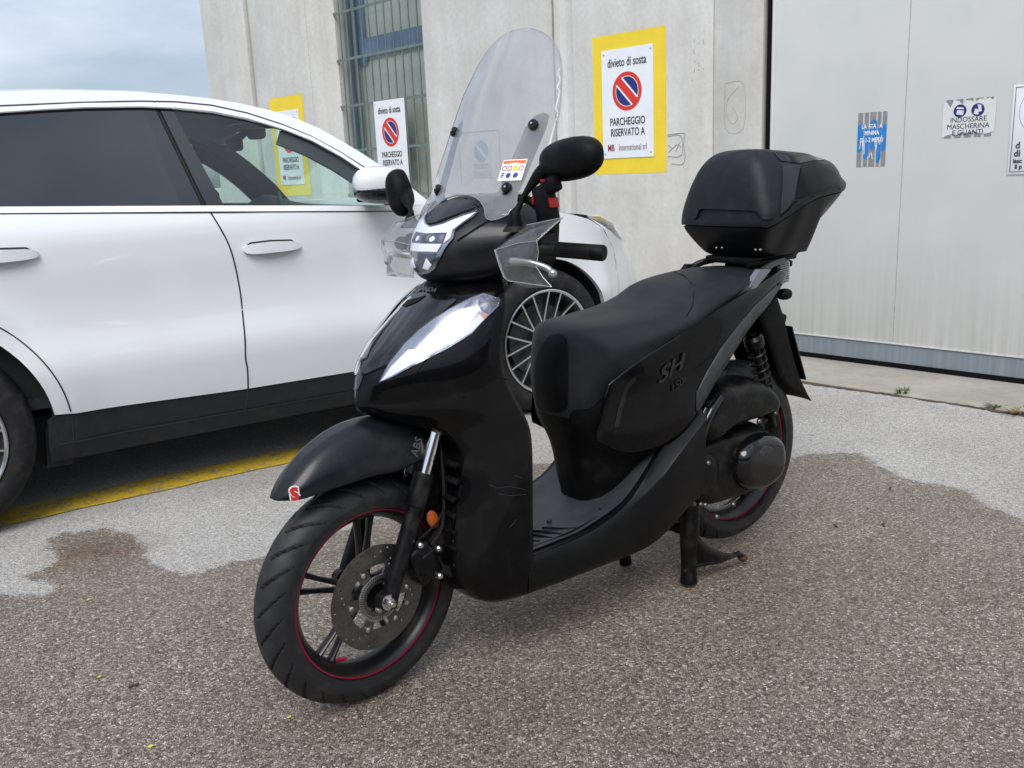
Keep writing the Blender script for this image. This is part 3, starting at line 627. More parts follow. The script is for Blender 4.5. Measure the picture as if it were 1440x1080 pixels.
for q in ([(-.07, .10), (-.055, .16), (-.05, .09), (-.045, .17), (-.04, .07)], [(.02, .15), (.03, .09), (.035, .16), (.05, .12), (.06, .17)], [(-.01, .05), (.0, .08), (.01, .04)]):
    b.tube([(x, -.0018, z * h / .3) for x, z in q], .0028, 5, 2)
b.build('paper_scrap', 'paper', rt)
# mask notice
rt, w, h = poster('white torn mask and gloves notice with two blue round symbols on the grey door', .690, .956, 1.318, 1.512, .0585)
for k in range(5):
    b = MB(); b.box((-w / 2 + w * (.12 + k * .19), .0005, h * .5), (w * .13, .0012, h * 1.02)); b.build('tape_strip', 'tape_grey', rt, smooth=0)
o_ = [(-w / 2, .0), (-w * .42, .012), (-w * .3, .02), (-w * .2, .014), (-w * .1, .026), (0, .018), (w * .1, .03), (w * .22, .016), (w * .34, .012), (w * .5, .022), (w * .5, h), (w * .43, h * .93), (w * .38, h), (w * .3, h * .96), (w * .2, h * .985),
      (w * .12, h * .9), (w * .02, h * .96), (-w * .05, h * .97), (-w * .13, h * .86), (-w * .2, h * .97), (-w * .3, h * .99), (-w * .36, h * .80), (-w * .42, h * .93), (-w / 2, h * .97)]
b = MB(); b.poly(o_, lambda x, z: (x, -.0012, z), 0); b.build('sheet', 'paper', rt, smooth=0)
for cx in (-.17, .17):
    b = MB(); disc(b, cx * w, h * .70, .033, -.002); b.build('round_symbol', 'sign_blue', rt, smooth=0)
b = MB(); b.poly([(-.17 * w - .018, h * .62), (-.17 * w + .016, h * .58), (-.17 * w + .021, h * .70), (-.17 * w - .014, h * .73)], lambda x, z: (x, -.0027, z), 0)
b.poly([(-.17 * w - .02, h * .76), (-.17 * w + .02, h * .74), (-.17 * w + .018, h * .78), (-.17 * w - .014, h * .81)], lambda x, z: (x, -.0027, z), 0)
b.poly([(.17 * w - .02, h * .60), (.17 * w + .004, h * .57), (.17 * w + .006, h * .70), (.17 * w - .014, h * .74)], lambda x, z: (x, -.0027, z), 0)
b.poly([(.17 * w + .008, h * .64), (.17 * w + .02, h * .66), (.17 * w + .016, h * .82), (.17 * w - .004, h * .84)], lambda x, z: (x, -.0027, z), 0); b.build('symbol', 'paper', rt, smooth=0)
for tx, zz in (('INDOSSARE', .46), ('MASCHERINA', .285), ("E GUANTI", .12)): text('lettering', tx, 'letter_black', rt, (0, -.002, h * zz), Wu, Wv, .037, .95, .0003)
# big sign at the right edge
x0 = 1.035; rt, w, h = poster('white metal sign with black border line and blue disc at the right edge', x0, x0 + .32, 1.118, 1.562, .055, 'safety_sign', 'sign')
b = MB(); b.box((0, 0, h / 2), (w, .003, h), bev=.001); b.build('panel', 'sign_white', rt)
b = MB()
for rx, q in ((.013, .0016),):
    P = [(-w / 2 + rx, rx), (w / 2 - rx, rx), (w / 2 - rx, h - rx), (-w / 2 + rx, h - rx), (-w / 2 + rx, rx)]
    for a_, c_ in zip(P[:-1], P[1:]): b.box(((a_[0] + c_[0]) / 2, -.002, (a_[1] + c_[1]) / 2), (abs(a_[0] - c_[0]) + .003, .001, abs(a_[1] - c_[1]) + .003))
b.build('border_line', 'letter_black', rt, smooth=0)
b = MB(); disc(b, 0, h * .70, .125, -.0022, r0=.1235); b.build('thin_ring', 'letter_black', rt, smooth=0)
b = MB(); disc(b, 0, h * .70, .098, -.0022); b.build('blue_disc', 'poster_blue', rt, smooth=0)
for tx, zz, sz, xx in (('d', .325, .046, -.118), ('di', .235, .046, -.118), ('lasc', .150, .030, -.114), ('il p', .085, .030, -.108)): text('lettering', tx, 'letter_black', rt, (xx, -.003, h * zz), Wu, Wv, sz, .95, .0003, bold=.001)
# scribbles on the concrete
def scrib(label, lines, m='graffiti', r=.0020, dy=-.0055):
    p0 = WL.on_y(*lines[0][0], 0); rt = empty('scribble', Frame(WL.o + WL.x * p0[0] + np.array([0, 0, p0[2]]), -47), label, 'wall marking')
    b = MB()
    for ln in lines:
        P = [WL.on_y(*q, 0) - p0 for q in ln]; b.tube([(q[0], dy, q[2]) for q in P], r, 6, 4)
    b.each('stroke', m, rt)
scrib('scribbled square outline on the concrete just right of the yellow square', [[(939, 190), (950, 188), (964, 188), (962, 200), (964, 220), (960, 231), (945, 230)], [(940, 192), (958, 191), (959, 218), (940, 220)], [(940, 204), (947, 208), (953, 203), (959, 207)], [(941, 214), (947, 208)], [(951, 213), (957, 199)]])
scrib('faint engraved box with a curl on the concrete left of the door', [[(1016, 117), (1042, 118), (1042, 180), (1017, 181), (1016, 120)], [(1035, 122), (1020, 140), (1018, 160), (1026, 174), (1034, 165), (1026, 150)]], 'graffiti_faint', .0016, .027)
scrib('dotted pock marks down the concrete above the scribbled square', [[(977, 56), (978, 60)], [(983, 60), (984, 62)], [(976, 70), (977, 76)], [(982, 76), (982, 78)], [(990, 43), (991, 44)], [(990, 56), (990, 62)], [(977, 85), (978, 88)], [(983, 88), (984, 94)], [(990, 96), (990, 98)], [(977, 97), (977, 102)], [(975, 112), (974, 114)], [(982, 98), (984, 99)]], 'graffiti', .0017, -.0045)

# weeds, leaf scraps and pebbles on the ground
mat('leaf_green', (.075, .12, .025), .6, var=.4, vscale=30); mat('leaf_dry', (.20, .13, .05), .8, var=.4, vscale=30); mat('leaf_yellow', (.62, .55, .05), .6)
def weed(px, py, n, hh, w, label, seed, m='leaf_green'):
    rnd = random.Random(seed); p = WORLD.on_z(px, py); b = MB()
    for k in range(n):
        a = rnd.random() * 6.28; ln = w * (.4 + .6 * rnd.random()); hz = hh * (.3 + .7 * rnd.random()); bx, by = (rnd.random() - .5) * w * .9, (rnd.random() - .5) * w * .35
        wd = .003 + .003 * rnd.random(); dx, dy = math.cos(a), math.sin(a); g = []
        for i in range(5):
            t = i / 4; ww = wd * (1 - t) ** .6 * (.5 + t if t < .5 else 1); c = (bx + dx * ln * t, by + dy * ln * t, hz * math.sin(t * 2.0) / .95)
            g.append([(c[0] - dy * ww, c[1] + dx * ww, c[2]), (c[0], c[1], c[2] - ww * .4), (c[0] + dy * ww, c[1] - dx * ww, c[2])])
        b.grid(g)
    o = b.build('weed', m, None, recalc=False); o.location = (p[0], p[1], 0); tag(o, label, 'weed', 'weeds along the door threshold')
weed(1268, 556, 50, .042, .055, 'tallest green weed tuft at the threshold edge right of the scooter', 1); weed(1400, 576, 34, .03, .05, 'low green weed tuft at the threshold edge near the right border', 2)
weed(1434, 583, 40, .03, .09, 'dry brownish weed tuft at the far right border of the photo', 3, 'leaf_dry')
for px, py, rr_, sd_, lb in ((140, 954, .006, 1, 'yellow leaf scrap on damp asphalt, left of the scooter front wheel'), (212, 1052, .007, 2, 'pale yellow leaf scrap at the bottom left of the asphalt'), (407, 1011, .005, 3, 'small ochre leaf scrap just below the front tyre'), (125, 845, .006, 4, 'pale leaf scrap near the brown damp stain')):
    rnd = random.Random(sd_); p = WORLD.on_z(px, py); b = MB(); b.poly([(rr_ * (.7 + .6 * rnd.random()) * math.cos(a), rr_ * .8 * (.6 + .6 * rnd.random()) * math.sin(a)) for a in np.arange(0, 6.28, .7)], lambda x, y: (x, y, .006 + x * .25), 0, thick=.0008, dirv=(0, 0, -1))
    o = b.build('leaf_scrap', 'leaf_yellow', None, smooth=0); o.location = (p[0], p[1], 0); tag(o, lb, 'leaf')
mat('pebble', (.03, .028, .025), .7); mat('twig', (.07, .045, .03), .8)
for px, py, lb in ((1243, 740, 'dark twig scrap on the damp asphalt right of the rear wheel'), (1176, 741, 'curled dark leaf stalk on the damp asphalt'), (188, 967, 'small dark chip on the asphalt left of the front wheel'), (1251, 688, 'brown crumbled leaf near the edge of the damp patch')):
    p = WORLD.on_z(px, py); b = MB(); b.tube([(-.012, 0, .003), (-.004, .004, .007), (.006, .0, .006), (.014, .006, .003)], [.002, .0035, .003, .001], 7, 3); o = b.build('twig', 'twig', None); o.location = (p[0], p[1], 0); o.rotation_euler = (0, 0, px * .37); tag(o, lb, 'twig')

# ================================================================== THE WHITE CAR
mat('car_white', (.74, .76, .77), .22, coat=1.0); mat('car_gap', (.02, .02, .02), .7); mat('car_cladding', (.014, .015, .017), .55, spec=.35, bump=.15, bscale=700, rvar=.06, dust=.04)
mat('car_under', (.012, .012, .012), .9); mat('pillar_gloss', (.008, .008, .010), .10, coat=.6); mat('privacy_glass', (.006, .007, .009), .03, coat=.8, spec=.5)
mat('cabin_dark', (.022, .023, .024), .7); mat('cabin_roof', (.16, .16, .155), .85); mat('window_trim', (.80, .81, .82), .25, coat=.5); mat('car_rim', (.05, .052, .055), .35, metal=.6)
mat('rim_face', (.62, .62, .63), .28, metal=1); mat('caliper_grey', (.22, .22, .225), .45, metal=.5); mat('car_tyre', (.012, .012, .013), .75, spec=.35, bump=.3, bscale=200, dust=.12); mat('green_pendant', (.01, .30, .12), .4)
clear('glass_green', (.80, .92, .87), 1.0, .015)
car = empty('parked_car', CAR, 'white sport utility car parked behind the scooter beside the yellow line', 'car')
CW = 1.93; RWX = -2.80; WZ = .378
_zk = [.18, .235, .30, .40, .44, .52, .60, .66, .74, .85, .97, 1.08, 1.14, 1.18, 1.70]
_yk = [.10, .075, .048, .034, .022, .004, -.006, .006, .024, .028, .022, .026, .042, .072, .345]
def ys(x, z):
    y = float(np.interp(z, _zk, _yk))
    if x > .10: y += .42 * (x - .10) ** 2 + max(0, x - .42) * .25
    if x < -3.0: y += .30 * (x + 3.0) ** 2
    if z < 1.0:
        for wx, rr in ((0, .49), (RWX, .54)):
            d = math.hypot(x - wx, z - WZ); y -= .022 * math.exp(-((d - rr) / .09) ** 2)
    return y
def cs(px, py): p = CAR.on_f(px, py, ys); return (p[0], p[2])
yg = lambda x, z: .072 + (z - 1.18) * .525
G3 = lambda o=0.0: (lambda x, z: (x, yg(x, z) - o, z)); H3 = lambda o=0.0: (lambda x, z: (x, CW - yg(x, z) + o, z))
S3 = lambda o=0.0: (lambda x, z: (x, ys(x, z) - o, z)); F3 = lambda o=0.0: (lambda x, z: (x, CW - ys(x, z) + o, z))
def belt(x): return float(np.interp(x, [-3.9, -2.39, -1.65, -1.02, -.65, -.28, .15, .32, .45, .52], [1.27, 1.212, 1.172, 1.135, 1.115, 1.085, 1.03, .985, .925, .86]))
def arc(cx, r, a0, a1, n=28): return [(cx + r * math.cos(R(a0 + (a1 - a0) * k / n)), WZ + r * math.sin(R(a0 + (a1 - a0) * k / n))) for k in range(n + 1)]
sillz = lambda x: float(np.interp(x, [-2.34, -1.6, -.4], [.425, .397, .385]))
ra0 = math.degrees(math.asin((.40 - WZ) / .475)); fa0 = math.degrees(math.asin((.39 - WZ) / .43))
lower = arc(RWX, .475, 180 - 2, 6, 40) + [(x, sillz(x)) for x in np.linspace(-2.25, -.5, 20)] + arc(0, .43, 180 - 2, 2, 36)
lower += [(.52, .40), (.60, .42), (.63, .55), (.62, .70), (.585, .80), (.52, .86)] + [(x, belt(x)) for x in np.linspace(.50, -3.85, 70)] + [(-3.92, 1.1), (-3.95, .8), (-3.90, .45), (-3.7, .42)]
b = MB(); b.poly(lower, S3(), .045, thick=.03, dirv=(0, 1, 0)); body = b.build('body', 'car_white', car, smooth=40)
b = MB(); b.poly(lower, F3(), .08, thick=.03, dirv=(0, -1, 0)); b.build('body_side', 'car_white', car, smooth=40)
# cladding along the sill and below
clad = [(x, sillz(x) - .004) for x in np.linspace(-2.325, -.42, 24)] + [(-.42, .30), (-.43, .225)] + [(x, .228) for x in np.linspace(-.6, -2.2, 14)] + [(-2.36, .230), (-2.362, .30), (-2.352, .40)]
for fn, d, in ((S3(-.006), 1), (F3(-.006), -1)):
    b = MB(); b.poly(clad, fn, .04, thick=.03, dirv=(0, d, 0)); b.build('sill_cladding', 'car_cladding', car, smooth=40)
def strip(name, pts, w, m, off=.0015, par=body, fn=S3):
    P = densify(pts, 8, closed=False, smooth=False) if len(pts) < 12 else pts; b = MB(); g = []
    for i, p in enumerate(P):
        a = np.array(P[max(i - 1, 0)]); c = np.array(P[min(i + 1, len(P) - 1)]); t = (c - a) / (np.linalg.norm(c - a) + 1e-9); n = np.array([-t[1], t[0]]) * w / 2; p = np.array(p); f = fn(off); f0 = fn(-.004)
        g.append([f0(*(p - n)), f(*(p - n)), f(*(p + n)), f0(*(p + n))])
    b.grid(g); return b.build(name, m, par, smooth=0)
gap1 = [tuple(q) for q in catmull([cs(*p) for p in ((291, 292), (308, 318), (322, 345), (332, 380), (339, 420), (343, 460), (345, 500), (348, 520), (349, 548))], 5)]
strip('door_gap', gap1, .006, 'car_gap'); strip('cladding_gap', [cs(349, 548), cs(344, 580)], .005, 'car_gap', -.003)
strip('door_gap', [(x, z) for x, z in arc(RWX, .530, 88, 6, 30)], .005, 'car_gap'); strip('cladding_gap', [(-2.27, .428), (-2.275, .30)], .004, 'car_gap', -.003)
strip('cladding_crease', [(x, .305 - .008 * (x + 2.3)) for x in np.linspace(-2.33, -.6, 20)], .006, 'car_gap', -.003)
strip('fender_gap', [(-.50, 1.10), (-.47, .9), (-.52, .7), (-.48, .45)], .005, 'car_gap')
strip('belt_trim', [(x, belt(x) - .012) for x in np.linspace(-3.3, -.72, 60)], .022, 'window_trim', .006)
strip('belt_seal', [(x, belt(x) - .0255) for x in np.linspace(-3.3, -.72, 60)], .004, 'car_gap', .002)  # dark rubber seal line below the belt trim
# door handles
for hx, hz in ((cs(382, 348)), (cs(0, 361))):
    b = MB(); ln = .125; P = densify([(hx - ln, hz + .002), (hx - ln * .8, hz + .020), (hx, hz + .022), (hx + ln * .8, hz + .018), (hx + ln, hz - .004), (hx + ln * .8, hz - .016), (hx, hz - .020), (hx - ln * .8, hz - .018)], 5)
    b.poly(P, lambda x, z: (x, ys(x, z) - .030 + .018 * abs((x - hx) / ln) ** 3, z), .02, thick=.014, dirv=(0, 1, 0)); hd = b.build('door_handle', 'car_white', car, smooth=60, bevel=.003)
    b = MB(); b.poly(circle(hx + .01, hz - .012, .085, 30, .034), lambda x, z: (x, ys(x, z) - .0012, z), .02); b.build('handle_shade', mat('bowl_shade', (.60, .62, .63), .3, coat=1) if 'bowl_shade' not in M else 'bowl_shade', hd, smooth=0)  # flat oval in greyer white: shading below the handle put into the colour
    strip('handle_line', [(hx - ln * .98, hz + .006), (hx - ln * .7, hz + .026), (hx, hz + .029), (hx + ln * .7, hz + .024), (hx + ln, hz)], .006, 'car_gap', .001, hd)
# greenhouse side: white frame with one window opening
roof_px = [(0, 131), (75, 129), (150, 130), (200, 131), (250, 135), (300, 140), (340, 146), (380, 155), (420, 168), (450, 181), (480, 198), (510, 216), (540, 236), (570, 257), (605, 285)]
roofe = [cs(*p) for p in roof_px]; roofe = [(-3.75, 1.33), (-3.45, 1.47), (-3.0, 1.575), (-2.7, 1.60)] + roofe
top_px = [(0, 159), (60, 155), (120, 152), (200, 151), (250, 153), (300, 158), (350, 168), (400, 183), (440, 199), (480, 221), (515, 244), (545, 266), (570, 290)]
tope = [(-3.42, 1.30), (-3.2, 1.41), (-2.9, 1.50), (-2.65, 1.53)] + [cs(*p) for p in top_px]; tope[-1] = (tope[-1][0], belt(tope[-1][0]))
blt = [(x, belt(x)) for x in np.linspace(tope[-1][0], -3.38, 40)]
outer = roofe + [(-.66, 1.117)] + [(x, belt(x) - .004) for x in np.linspace(-.70, -3.85, 44)]
dlo = tope + blt[1:]
for fn, d in ((S3(), 1), (F3(), -1)):
    b = MB(); b.poly(outer, fn, .05, thick=.035, dirv=(0, d, 0), holes=[dlo]); b.build('side_frame', 'car_white', car, smooth=40)
strip('window_trim', [(p[0], p[1] + .012) for p in tope[1:]], .016, 'window_trim', .004); strip('roof_line', [(p[0], p[1] + .027 + .004 * math.sin(i)) for i, p in enumerate(tope[1:-2])], .005, 'car_gap', .002)
strip('door_gap', [cs(219, 151), cs(217, 144)], .004, 'car_gap')
topz = lambda x: float(np.interp(x, [p[0] for p in tope], [p[1] for p in tope]))
xr = cs(202, 151)[0]; xr2 = cs(256, 290)[0]; xb1 = cs(222, 151)[0]; xb2 = cs(289, 290)[0]; xf1 = cs(243, 153)[0]; xf2 = cs(317, 290)[0]
for nm, m, fn in (('rear_window', 'privacy_glass', G3(-.012)), ('rear_window', 'privacy_glass', H3(-.012))):
    b = MB(); b.poly([(x, topz(x)) for x in np.linspace(-3.40, xr, 30)] + [(x, belt(x)) for x in np.linspace(xr2, -3.38, 20)], fn, .06); b.build(nm, m, car, smooth=40)
    b = MB(); b.poly([(xr, topz(xr)), (xb1 - .004, topz(xb1)), (xb2 - .004, belt(xb2)), (xr2, belt(xr2))], fn, 0); b.build('pillar_cover', 'pillar_gloss', car, smooth=0)
    b = MB(); b.poly([(xb1 + .004, topz(xb1)), (xf1, topz(xf1)), (xf2, belt(xf2)), (xb2 + .004, belt(xb2))], fn, 0); b.build('pillar_cover', 'pillar_gloss', car, smooth=0)
    b = MB(); b.poly([(x, topz(x)) for x in np.linspace(xf1, tope[-1][0] - .005, 30)] + [(x, belt(x)) for x in np.linspace(tope[-1][0] - .02, xf2, 14)], fn, .06); b.build('front_window', 'glass_green', car, smooth=40)
# dark inner edge of the A pillar and of the window frame, as seen through the glass
for fn in (S3(-.03), F3(-.03)):
    b = MB(); t = [p for p in tope if p[0] > -1.25]; i = [(p[0] - .035, p[1] - .060) for p in t[:-1]]; b.poly(t + i[::-1], fn, 0, thick=.03, dirv=(0, 1, 0)); b.build('pillar_lining', 'cabin_dark', car, smooth=0)
strip('window_corner', [(tope[-1][0] - .01, belt(-.75) + .012), (tope[-1][0] - .10, belt(-.75) + .03)], .05, 'pillar_gloss', .0)
b = MB(); u_ = [p for p in tope if p[0] > -2.2]; v_ = [(p[0], p[1] + .002) for p in roofe if p[0] > -2.2]; b.poly(u_ + [(-.66, 1.117)] + v_[::-1], F3(-.042), 0); b.build('pillar_lining', 'cabin_dark', car, smooth=0)
strip('pillar_gap', [(xb1, topz(xb1)), (xb2, belt(xb2))], .014, 'car_gap', -.018, car)
# roof, windscreen, bonnet, tail, nose
def cross(x, z, crown, n=12, o=0.0):
    y0 = ys(x, z) + o; return [(x + 0.0, y0 + (CW - 2 * y0) * k / n, z + crown * (1 - (2 * k / n - 1) ** 2) - .0) for k in range(n + 1)]
b = MB(); b.grid([cross(x, z, .055) for x, z in roofe[:-5]]); b.build('roof', 'car_white', car, solid=.02)
b = MB(); b.grid([cross(x, z - .055, .05, o=.03) for x, z in roofe[2:-6]]); b.build('headliner', 'cabin_roof', car)
ws_top = roofe[-6]; rows = []
for k in range(9):
    t = k / 8; x = ws_top[0] + (-.62 - ws_top[0]) * t; z = ws_top[1] + (1.115 - ws_top[1]) * t; y0 = ys(x, z) + .02
    rows.append([(x + (.10 + .18 * t) * (1 - (2 * j / 12 - 1) ** 2), y0 + (CW - 2 * y0) * j / 12, z + .05 * (1 - t) * (1 - (2 * j / 12 - 1) ** 2)) for j in range(13)])
b = MB(); b.grid(rows); b.build('windscreen', 'glass_green', car)
rows = [cross(-.68, 1.085, .02), cross(-.66, 1.117, .03), cross(-.45, belt(-.45), .02), cross(-.28, belt(-.28), .018), cross(.0, belt(0), .012), cross(.15, belt(.15), .01), cross(.32, belt(.32), .01)]
g = surf([[(x + .16 * (1 - (2 * j / 12 - 1) ** 2) * t, y, z) for j, (x, y, z) in enumerate(r)] for t, r in zip((0, .2, .6, .8, 1, 1.15, 1.3), rows)], 3, 1)
b = MB(); b.grid(g); b.build('bonnet', 'car_white', car)
rows = []
for z, xc, xs_ in ((.22, .92, .55), (.40, 1.02, .60), (.55, 1.06, .63), (.70, 1.05, .62), (.80, .98, .585), (.86, .93, .52), (.925, .84, .45), (.985, .70, .33), (.995, .55, .30)):
    y0 = ys(xs_, z); rows.append([(xs_ + (xc - xs_) * (1 - abs(2 * j / 20 - 1) ** 4), y0 + (CW - 2 * y0) * j / 20, z + (.0 if z > .9 else 0) * (1 - abs(2 * j / 20 - 1) ** 2)) for j in range(21)])
b = MB(); b.grid(surf(rows, 3, 2)); bvf = BVHTree.FromBMesh(nup(b.bm)); fbump = b.build('front_bumper', 'car_white', car, smooth=70)
px_patch(bvf, CAR, [(816, 296), (838, 301), (860, 314), (879, 339), (872, 337), (854, 321), (834, 309)], .004, 'headlight', 'lens_dark', car, step=6)
b = MB(); rows = []
for z, xc in ((.42, -3.98), (.7, -4.05), (1.0, -4.04), (1.25, -3.92), (1.45, -3.72), (1.57, -3.52)):
    xs_ = xc + .12; y0 = ys(-3.6, z) + .06; rows.append([(xc + .12 * abs(2 * j / 10 - 1) ** 3, y0 + (CW - 2 * y0) * j / 10, z) for j in range(11)])
b.grid(rows); b.build('tailgate', 'car_white', car)
b = MB(); b.box((-1.4, CW / 2, .30), (4.3, CW - .3, .20)); b.box((-1.4, CW / 2, .45), (1.8, CW - .12, .30)); b.box((-3.55, CW / 2, .5), (.6, CW - .35, .3)); b.box((.50, CW / 2, .45), (.2, CW - 1.0, .4)); b.build('underbody', 'car_under', car)  # plain dark boxes, added and set low to block light under the car
for wx, rr_ in ((0, .435), (RWX, .48)):
    b = MB(); b.lathe([(rr_ - .004, .03), (rr_ - .004, .36)], (wx, 0, WZ), (0, 1, 0), 40, R(-4), R(184)); b.lathe([(rr_ - .004, -.36), (rr_ - .004, -.03)], (wx, CW, WZ), (0, 1, 0), 40, R(-4), R(184))
    b.box((wx, .37, .6), (rr_ * 1.9, .01, .75)); b.box((wx, CW - .37, .6), (rr_ * 1.9, .01, .75)); b.each('wheel_arch_liner', 'car_under', car)
b = MB(); b.poly([(-2.36, .36), (-2.30, .34), (-2.28, .20), (-2.375, .205)], lambda x, z: (x, .10, z), 0, thick=.12, dirv=(0, 1, 0)); b.build('mud_flap', 'car_cladding', car)
# cabin: lining, dash, wheel, seats, mirror
b = MB(); b.poly([(x, belt(x) - .01) for x in np.linspace(-3.6, -.6, 20)] + [(-.6, .45), (-3.6, .45)], lambda x, z: (x, CW - .14, z), 0); b.poly([(x, belt(x) - .01) for x in np.linspace(-3.6, -.6, 20)] + [(-.6, .45), (-3.6, .45)], lambda x, z: (x, .14, z), 0)
b.box((-2.1, CW / 2, .46), (3.2, CW - .2, .04)); b.build('cabin_lining', 'cabin_dark', car, smooth=0)
b = MB(); b.grid(surf([[( -.98, y, .96) for y in np.linspace(.14, CW - .14, 7)], [(-1.0, y, 1.06 + .03 * math.exp(-((y - 1.45) / .2) ** 2)) for y in np.linspace(.14, CW - .14, 7)], [(-.90, y, 1.115 + .07 * math.exp(-((y - 1.45) / .2) ** 2)) for y in np.linspace(.14, CW - .14, 7)], [(-.72, y, 1.115) for y in np.linspace(.14, CW - .14, 7)], [(-.5, y, 1.09) for y in np.linspace(.14, CW - .14, 7)]], 4, 4)); b.build('dashboard', 'cabin_dark', car)
b = MB(); sc_ = Vector((-1.28, 1.47, 1.05)); ax = Vector((-.9, 0, .43)).normalized(); b.lathe([(.175 + .016 * math.cos(a), .016 * math.sin(a)) for a in np.linspace(0, 2 * math.pi, 9)], sc_, ax, 36)
b.ball(sc_ + ax * -.01, (.03, .07, .06)); b.box(sc_, (.02, .30, .03)); b.build('steering_wheel', 'cabin_dark', car)
for sy in (.50, 1.43):
    b = MB(); b.ball((-1.72, sy, 1.02), (.09, .24, .36), Matrix.Rotation(R(-14), 3, 'Y'), 20, .8); b.ball((-1.80, sy, 1.40), (.06, .14, .11), None, 16, .8); b.ball((-1.45, sy, .70), (.30, .25, .10), None, 16, .8); b.build('seat', 'cabin_dark', car)
b = MB(); b.box((-1.9, .32, 1.27), (.16, .05, .42), Matrix.Rotation(R(-15), 3, 'Y')); b.box((-1.9, CW - .32, 1.27), (.16, .05, .42), Matrix.Rotation(R(-15), 3, 'Y')); b.box((-2.6, CW / 2, 1.25), (.1, 1.15, .45)); b.build('cabin_pillar', 'cabin_dark', car)
b = MB(); b.box((-1.22, CW / 2, 1.44), (.03, .22, .065), bev=.015); b.tube([(-1.22, CW / 2, 1.46), (-1.16, CW / 2, 1.50), (-1.14, CW / 2, 1.56)], .02, 8, 3); b.box((-1.10, CW / 2, 1.50), (.08, .10, .07), bev=.02); b.build('inner_mirror', 'cabin_dark', car)
b = MB(); b.tube([(-1.0, 1.0, 1.20), (-1.0, 1.0, 1.16), (-1.0, 1.0, 1.12), (-1.0, 1.0, 1.09)], [.003, .014, .012, .016], 10, 3); b.build('green_pendant', 'green_pendant', car)
b = MB(); b.box((-1.20, .9, 1.535), (.14, .20, .004)); b.build('paper_slip', 'faded_paper', car)
# outside mirror
b = MB(); c = CAR.on_y(531, 262, -.10); rot = Matrix.Rotation(R(4), 3, 'Y')
b.ball(c + np.array([.02, 0, .012]), (.128, .085, .072), rot, 28, .8); mir = b.build('side_mirror', 'car_white', car)
b = MB(); b.ball(c + np.array([.028, .004, -.026]), (.132, .090, .050), rot, 28, .8); b.box(c + np.array([.02, .11, -.05]), (.10, .12, .035), bev=.01); b.build('mirror_base', 'pillar_gloss', mir)
# wheels
def car_wheel(x, y, s):
    b = MB(); T = [(.262, .02), (.285, .0), (.32, -.004), (.352, .010), (.370, .035), (.379, .08), (.380, .14), (.379, .20), (.376, .25), (.362, .27), (.33, .28), (.262, .27)]
    c = (x, y, WZ + .002); b.lathe([(r, s * o) for r, o in T], c, (0, 1, 0), 72)
    b2 = MB(); b2.lathe([(.262, s * .02), (.268, s * .004), (.272, s * .010), (.258, s * .02), (.245, s * .05), (.235, s * .20)], c, (0, 1, 0), 72); b2.lathe([(.0001, s * .12), (.24, s * .14)], c, (0, 1, 0), 40)
    w = b2.build('wheel', 'car_rim', car); b.build('tyre', 'car_tyre', w)
    b = MB(); b.lathe([(.2695, s * .003), (.2735, s * -.001), (.268, s * -.003), (.260, s * .004), (.262, s * .010)], c, (0, 1, 0), 72, closed_prof=True)
    for k in range(9):
        a = 2 * math.pi * k / 9 + .30; ct, st = math.cos, math.sin
        for da in (-.20, .20):
            P = [Vector((x + ct(a + d) * r, y + s * (.030 - .022 * (r / .26) ** 2), WZ + st(a + d) * r)) for r, d in ((.05, 0), (.085, 0), (.17, da * .74), (.262, da))]
            g = []
            for i, p in enumerate(P):
                t = (P[min(i + 1, 3)] - P[max(i - 1, 0)]).normalized(); n = Vector((-t.z, 0, t.x)) * .0042; d_ = Vector((0, s * .022, 0)); g.append([p - n * 1.5 + d_, p - n, p + n, p + n * 1.5 + d_])
            b.grid(g)
    b.lathe([(.0001, s * .010), (.035, s * .012), (.042, s * .03)], c, (0, 1, 0), 30); b.build('rim_spokes', 'rim_face', w)
    b = MB(); b.lathe([(.08, s * .085), (.19, s * .085), (.19, s * .11)], c, (0, 1, 0), 48); b.build('brake_disc', 'car_rim', w)
    b = MB(); b.lathe([(.12, s * .055), (.20, s * .055), (.20, s * .10)], c, (0, 1, 0), 14, R(150) if s > 0 else R(10), R(215) if s > 0 else R(60)); b.build('brake_caliper', 'caliper_grey', w, solid=.015)
car_wheel(0, 0, 1); car_wheel(RWX + .03, .0, 1); car_wheel(0, CW, -1); car_wheel(RWX, CW, -1)

# ================================================================== THE SCOOTER (local: x forward, y to its left, z up; rear axle at x = 0)
mat('engine_bolt', (.16, .155, .15), .4, metal=.8); mat('smoke_lens', (.03, .006, .006), .15, coat=.4); mat('box_sheen', (.018, .019, .024), .3, spec=.5); mat('rail_silver', (.20, .20, .23), .4, metal=.3)
sc = empty('scooter', SC, 'black scooter with tall clear windscreen and black top box standing on its centre stand', 'scooter')
